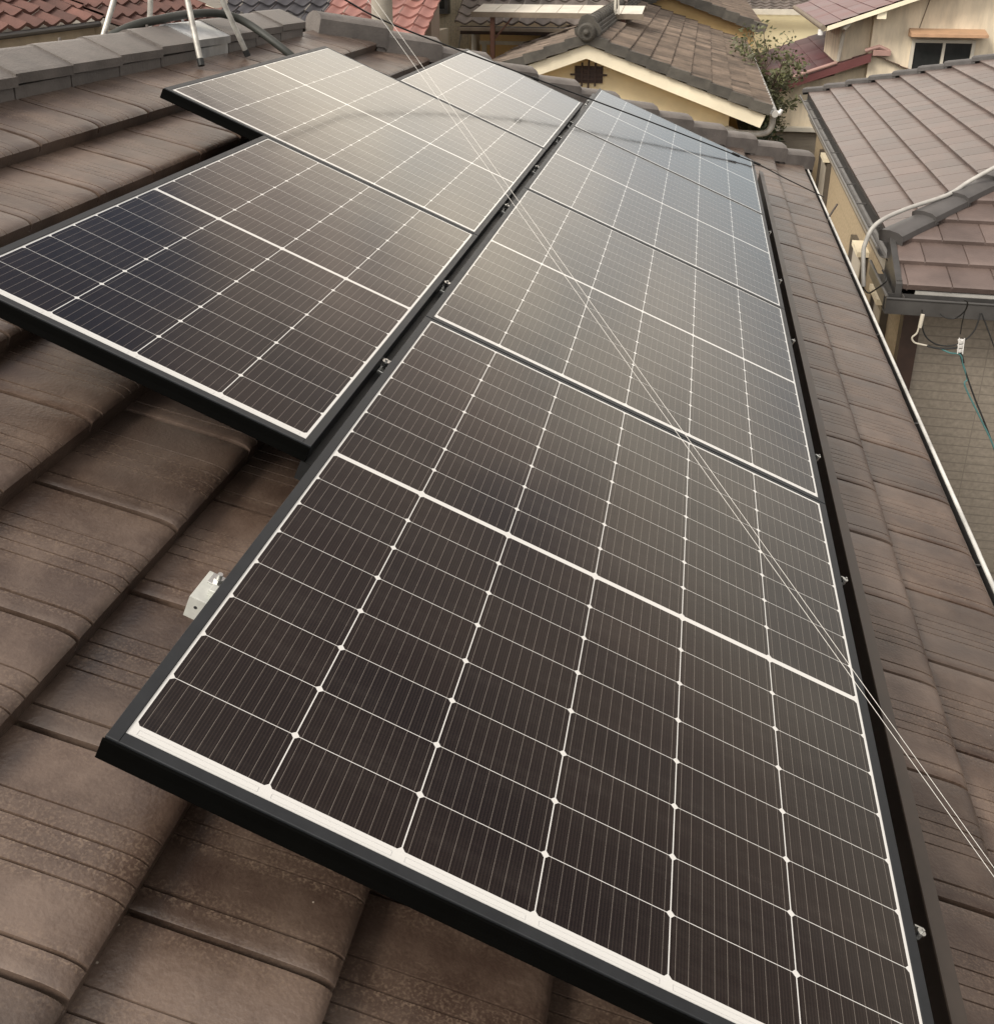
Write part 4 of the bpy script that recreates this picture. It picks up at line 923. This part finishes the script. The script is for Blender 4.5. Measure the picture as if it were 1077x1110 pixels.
# -- black roofed house with pale barge board
h8 = thing('black_tile_house', 'house with black pantile roof and pale barge board, beyond the antenna legs', 'house', (-6, 17, 0))
mb = MB(); c8, s8 = deg(24); slope(mb, (0, 19, 6.28 + 5 * s8 / c8 + .1), (0, -c8, -s8), (1, 0, 0), 5.1 / c8, lambda u: -6.45, lambda u: -4.62, w=.27, exp=.26, amp=.03); mb.build('roof', M['blacktile'], h8)
mb = MB(); mb.prism([(-7.3, 13.95, 6.80), (-6.25, 13.95, 6.42), (-6.25, 13.95, 6.27), (-7.3, 13.95, 6.63)], (0, .10, 0)); mb.build('barge_board', M['creamboard'], h8)
mb = MB(); mb.box(-6.9, -4.75, 14.3, 19, 0, 6.2); mb.build('wall', M['wallbase'], h8)
mb = MB(); slope(mb, (-6.5, 0, 6.5), (-.94, 0, .34 * 0 - .34), (0, 1, 0), 1.0, 14.02, 19, w=.27, exp=.26, amp=.02); mb.build('side_roof', M['red'], h8)

# -- salmon roofed house and its taupe wall
h9 = thing('salmon_tile_house', 'house with salmon pink pantile roof beside the concrete pole', 'house', (-4.2, 16, 0))
mb = MB(); slope(mb, (0, 17.5, 8.25), (0, -c8, -s8), (1, 0, 0), 5.2, -4.6, -3.02, w=.27, exp=.27, amp=.026); mb.build('roof', M['pink'], h9)
mb = MB(); mb.box(-4.5, -3.75, 13.4, 17.4, 0, 6.05); mb.build('wall', M['wallbase'], h9)
h10 = thing('taupe_house', 'taupe boarded house end with sloping barge, left of the ribbed cream wall', 'house', (-3.4, 15, 0))
mb = MB(); mb.prism([(-3.68, 14.0, 0), (-3.19, 14.0, 0), (-3.19, 14.0, 7.2), (-3.30, 14.0, 7.2), (-3.68, 14.0, 6.05)], (0, .5, 0)); mb.build('wall', M['brownwall'], h10)
mb = MB(); mb.prism([(-3.74, 13.9, 6.02), (-3.68, 13.9, 6.0), (-3.28, 13.9, 7.2), (-3.36, 13.9, 7.22)], (0, .1, 0)); mb.build('barge_board', M['fascia'], h10)
mb = MB(); slope(mb, (-3.33, 0, 7.21), (-.33, 0, -.944), (0, 1, 0), 1.3, 14.02, 14.5, w=.27, exp=.2, amp=.02); mb.build('roof', M['red'], h10)

# -- cream ribbed sheet house
h11 = thing('ribbed_house', 'tall cream ribbed sheet metal house wall with dark window, behind the hip', 'house', (-4, 20, 0))
mb = MB(); mb.box(-4.9, -3.62, 18.6, 22, 0, 8.4); mb.build('wall', M['corrug'], h11)
mb = MB(); mb.box(-4.70, -4.00, 18.40, 18.598, 6.22, 6.30); mb.box(-4.70, -4.64, 18.40, 18.598, 6.30, 7.2); mb.box(-4.06, -4.00, 18.40, 18.598, 6.30, 7.2); mb.box(-4.34, -4.30, 18.50, 18.598, 6.30, 7.2); w11 = mb.build('window', M['gutdark'], h11)
mb = MB(); mb.box(-4.64, -4.06, 18.56, 18.575, 6.30, 7.2); mb.build('pane', M['glassdark'], w11)
mb = MB(); mb.tube([(-4.5, 18.55, 5.55), (-3.64, 18.55, 5.52)], .02, 8); mb.tube([(-3.78, 18.54, 5.9), (-3.9, 18.54, 5.2)], .015, 8); mb.build('wall_pipe', M['pipegrey'], h11)
mb = MB(); slope(mb, (0, 22, 9.2), (0, -.94, -.34), (1, 0, 0), 3.9, -5.1, -3.1, w=.3, exp=.3, amp=.02); mb.build('roof', M['greytile'], h11)

# -- grey tiled house with the ochre wall, and the awning in front
h12 = thing('grey_tile_house', 'grey brown pantile house with ochre wall, behind the pale awning', 'house', (-1.5, 20, 0))
mb = MB(); c12, s12 = deg(26); slope(mb, (0, 22, 6.12 + 4.4 * s12 / c12), (0, -c12, -s12), (1, 0, 0), 4.4 / c12, -3.68, -.7, w=.28, exp=.27, amp=.03, jit=.006); mb.build('roof', M['greytile'], h12)
mb = MB(); mb.box(-3.60, -.7, 17.66, 17.72, 5.93, 6.07); mb.build('fascia', M['darkwood'], h12)
mb = MB(); mb.box(-3.62, -.7, 17.52, 17.60, 6.00, 6.06); mb.build('gutter', M['soffit'], h12)
mb = MB(); mb.box(-3.35, -.9, 18.2, 22, 0, 6.0); mb.build('wall', M['ochre'], h12)
mb = MB(); mb.box(-3.35, -.9, 18.12, 18.199, 5.72, 5.78); mb.box(-3.3, -3.22, 18.12, 18.199, 0, 5.719); mb.build('wall_trim', M['alup'], h12)
mb = MB(); mb.tube([(-3.42, 18.0, 0), (-3.42, 18.0, 5.95)], .05, 10); mb.build('downpipe', M['alup'], h12)
aw = thing('awning', 'pale flat awning on a rusty brown post before the grey tiled house', 'awning', (-2.6, 16.6, 5))
mb = MB()
for k in range(8): mb.hexa([(-3.02 + .34 * k, 16.0, 6.385), (-2.69 + .34 * k, 16.0, 6.385), (-2.69 + .34 * k, 16.9, 6.47), (-3.02 + .34 * k, 16.9, 6.47), (-3.02 + .34 * k, 16.0, 6.40), (-2.69 + .34 * k, 16.0, 6.40), (-2.69 + .34 * k, 16.9, 6.485), (-3.02 + .34 * k, 16.9, 6.485)])
mb.build('sheet', M['awn'], aw)
mb = MB(); mb.box(-3.03, -.28, 15.96, 15.999, 6.33, 6.41); mb.box(-3.03, -.28, 16.901, 16.94, 6.40, 6.48); mb.build('frame', M['soffit'], aw)
for x in (-2.70, -.6):
    mb = MB(); mb.box(x - .035, x + .035, 16.05, 16.12, 0, 6.384); mb.build('post', M['postbrown'], aw)
mb = MB(); mb.tube([(-2.7, 16.08, 5.95), (-2.35, 16.08, 6.36)], .015, 8); mb.build('brace', M['postbrown'], aw)

# -- concrete pole, shrub and tree
mb = MB(); mb.tube([(-3.02, 11, 0), (-2.99, 11, 9.5)], [.15, .11], 16)
tag(mb.build('utility_pole', M['pole']), 'beige concrete utility pole beyond the ridge, before the salmon roof', 'pole')

def leaves(mb, cen, rad, n, size, seed):
    rnd = random.Random(seed)
    for _ in range(n):
        while True:
            q = Vector((rnd.uniform(-1, 1), rnd.uniform(-1, 1), rnd.uniform(-1, 1)))
            if q.length < 1: break
        p = Vector(cen) + Vector((q.x * rad[0], q.y * rad[1], q.z * rad[2]))
        a = Vector((rnd.gauss(0, 1), rnd.gauss(0, 1), rnd.gauss(0, .7))).normalized(); b = a.orthogonal().normalized()
        b = (b + a.cross(b) * rnd.uniform(-2, 2)).normalized(); s = size * rnd.uniform(.6, 1.3)
        mb.add([p - a * s, p - b * s * .42, p + a * s, p + b * s * .42], [(0, 1, 2, 3)], rnd.random())
tree = thing('garden_tree', 'loose olive leaved garden tree between the brown gable roof and the maroon roof', 'tree', (1.72, 18.3, 0))
mb = MB(); rnd = random.Random(3); tips = []
mb.tube(bez([(1.72, 18.3, 0), (1.70, 18.35, 2.0), (1.74, 18.3, 3.6), (1.70, 18.3, 4.6)], 5), [.10 - .003 * i for i in range(16)], 10)
for k in range(13):
    z0 = 3.4 + 1.3 * k / 13; a = k * 2.4; l = rnd.uniform(.5, 1.0)
    tip = Vector((1.72 + math.cos(a) * l * .55, 18.3 + math.sin(a) * l * .9, min(6.35, z0 + rnd.uniform(.5, 1.5))))
    mb.tube(bez([(1.71, 18.3, z0), (1.71 + math.cos(a) * l * .25, 18.3 + math.sin(a) * l * .35, z0 + .3), tip], 4), [.035 - .003 * i for i in range(9)], 6); tips.append(tip)
    for q in range(3):
        t2 = tip + Vector((rnd.uniform(-.35, .35), rnd.uniform(-.35, .35), rnd.uniform(.0, .45)))
        mb.tube([tip - (tip - Vector((1.71, 18.3, z0))) * .3, t2], [.012, .005], 5); tips.append(t2)
mb.build('trunk', M['bark'], tree)
mb = MB()
for i, t in enumerate(tips):
    leaves(mb, t, (.24, .34, .16), 26 if t.z > 5.4 else 100, .05, 100 + i)
leaves(mb, (1.74, 18.3, 4.65), (.33, .7, .60), 2200, .06, 5)
mb.build('crown', M['leaf'], tree)
sh = thing('shrub', 'dark green shrub in the shade below the cream gable corner', 'shrub', (1.75, 16.5, 0))
mb = MB()
for k in range(5): mb.tube([(1.75, 16.5, 0), (1.75 + .3 * math.cos(k * 1.3), 16.5 + .5 * math.sin(k * 1.3), 3.4)], [.03, .01], 6)
mb.build('stem', M['bark'], sh)
mb = MB(); leaves(mb, (1.8, 16.5, 3.2), (.5, 1.2, 1.5), 3800, .06, 9); mb.build('crown', M['leafd'], sh)
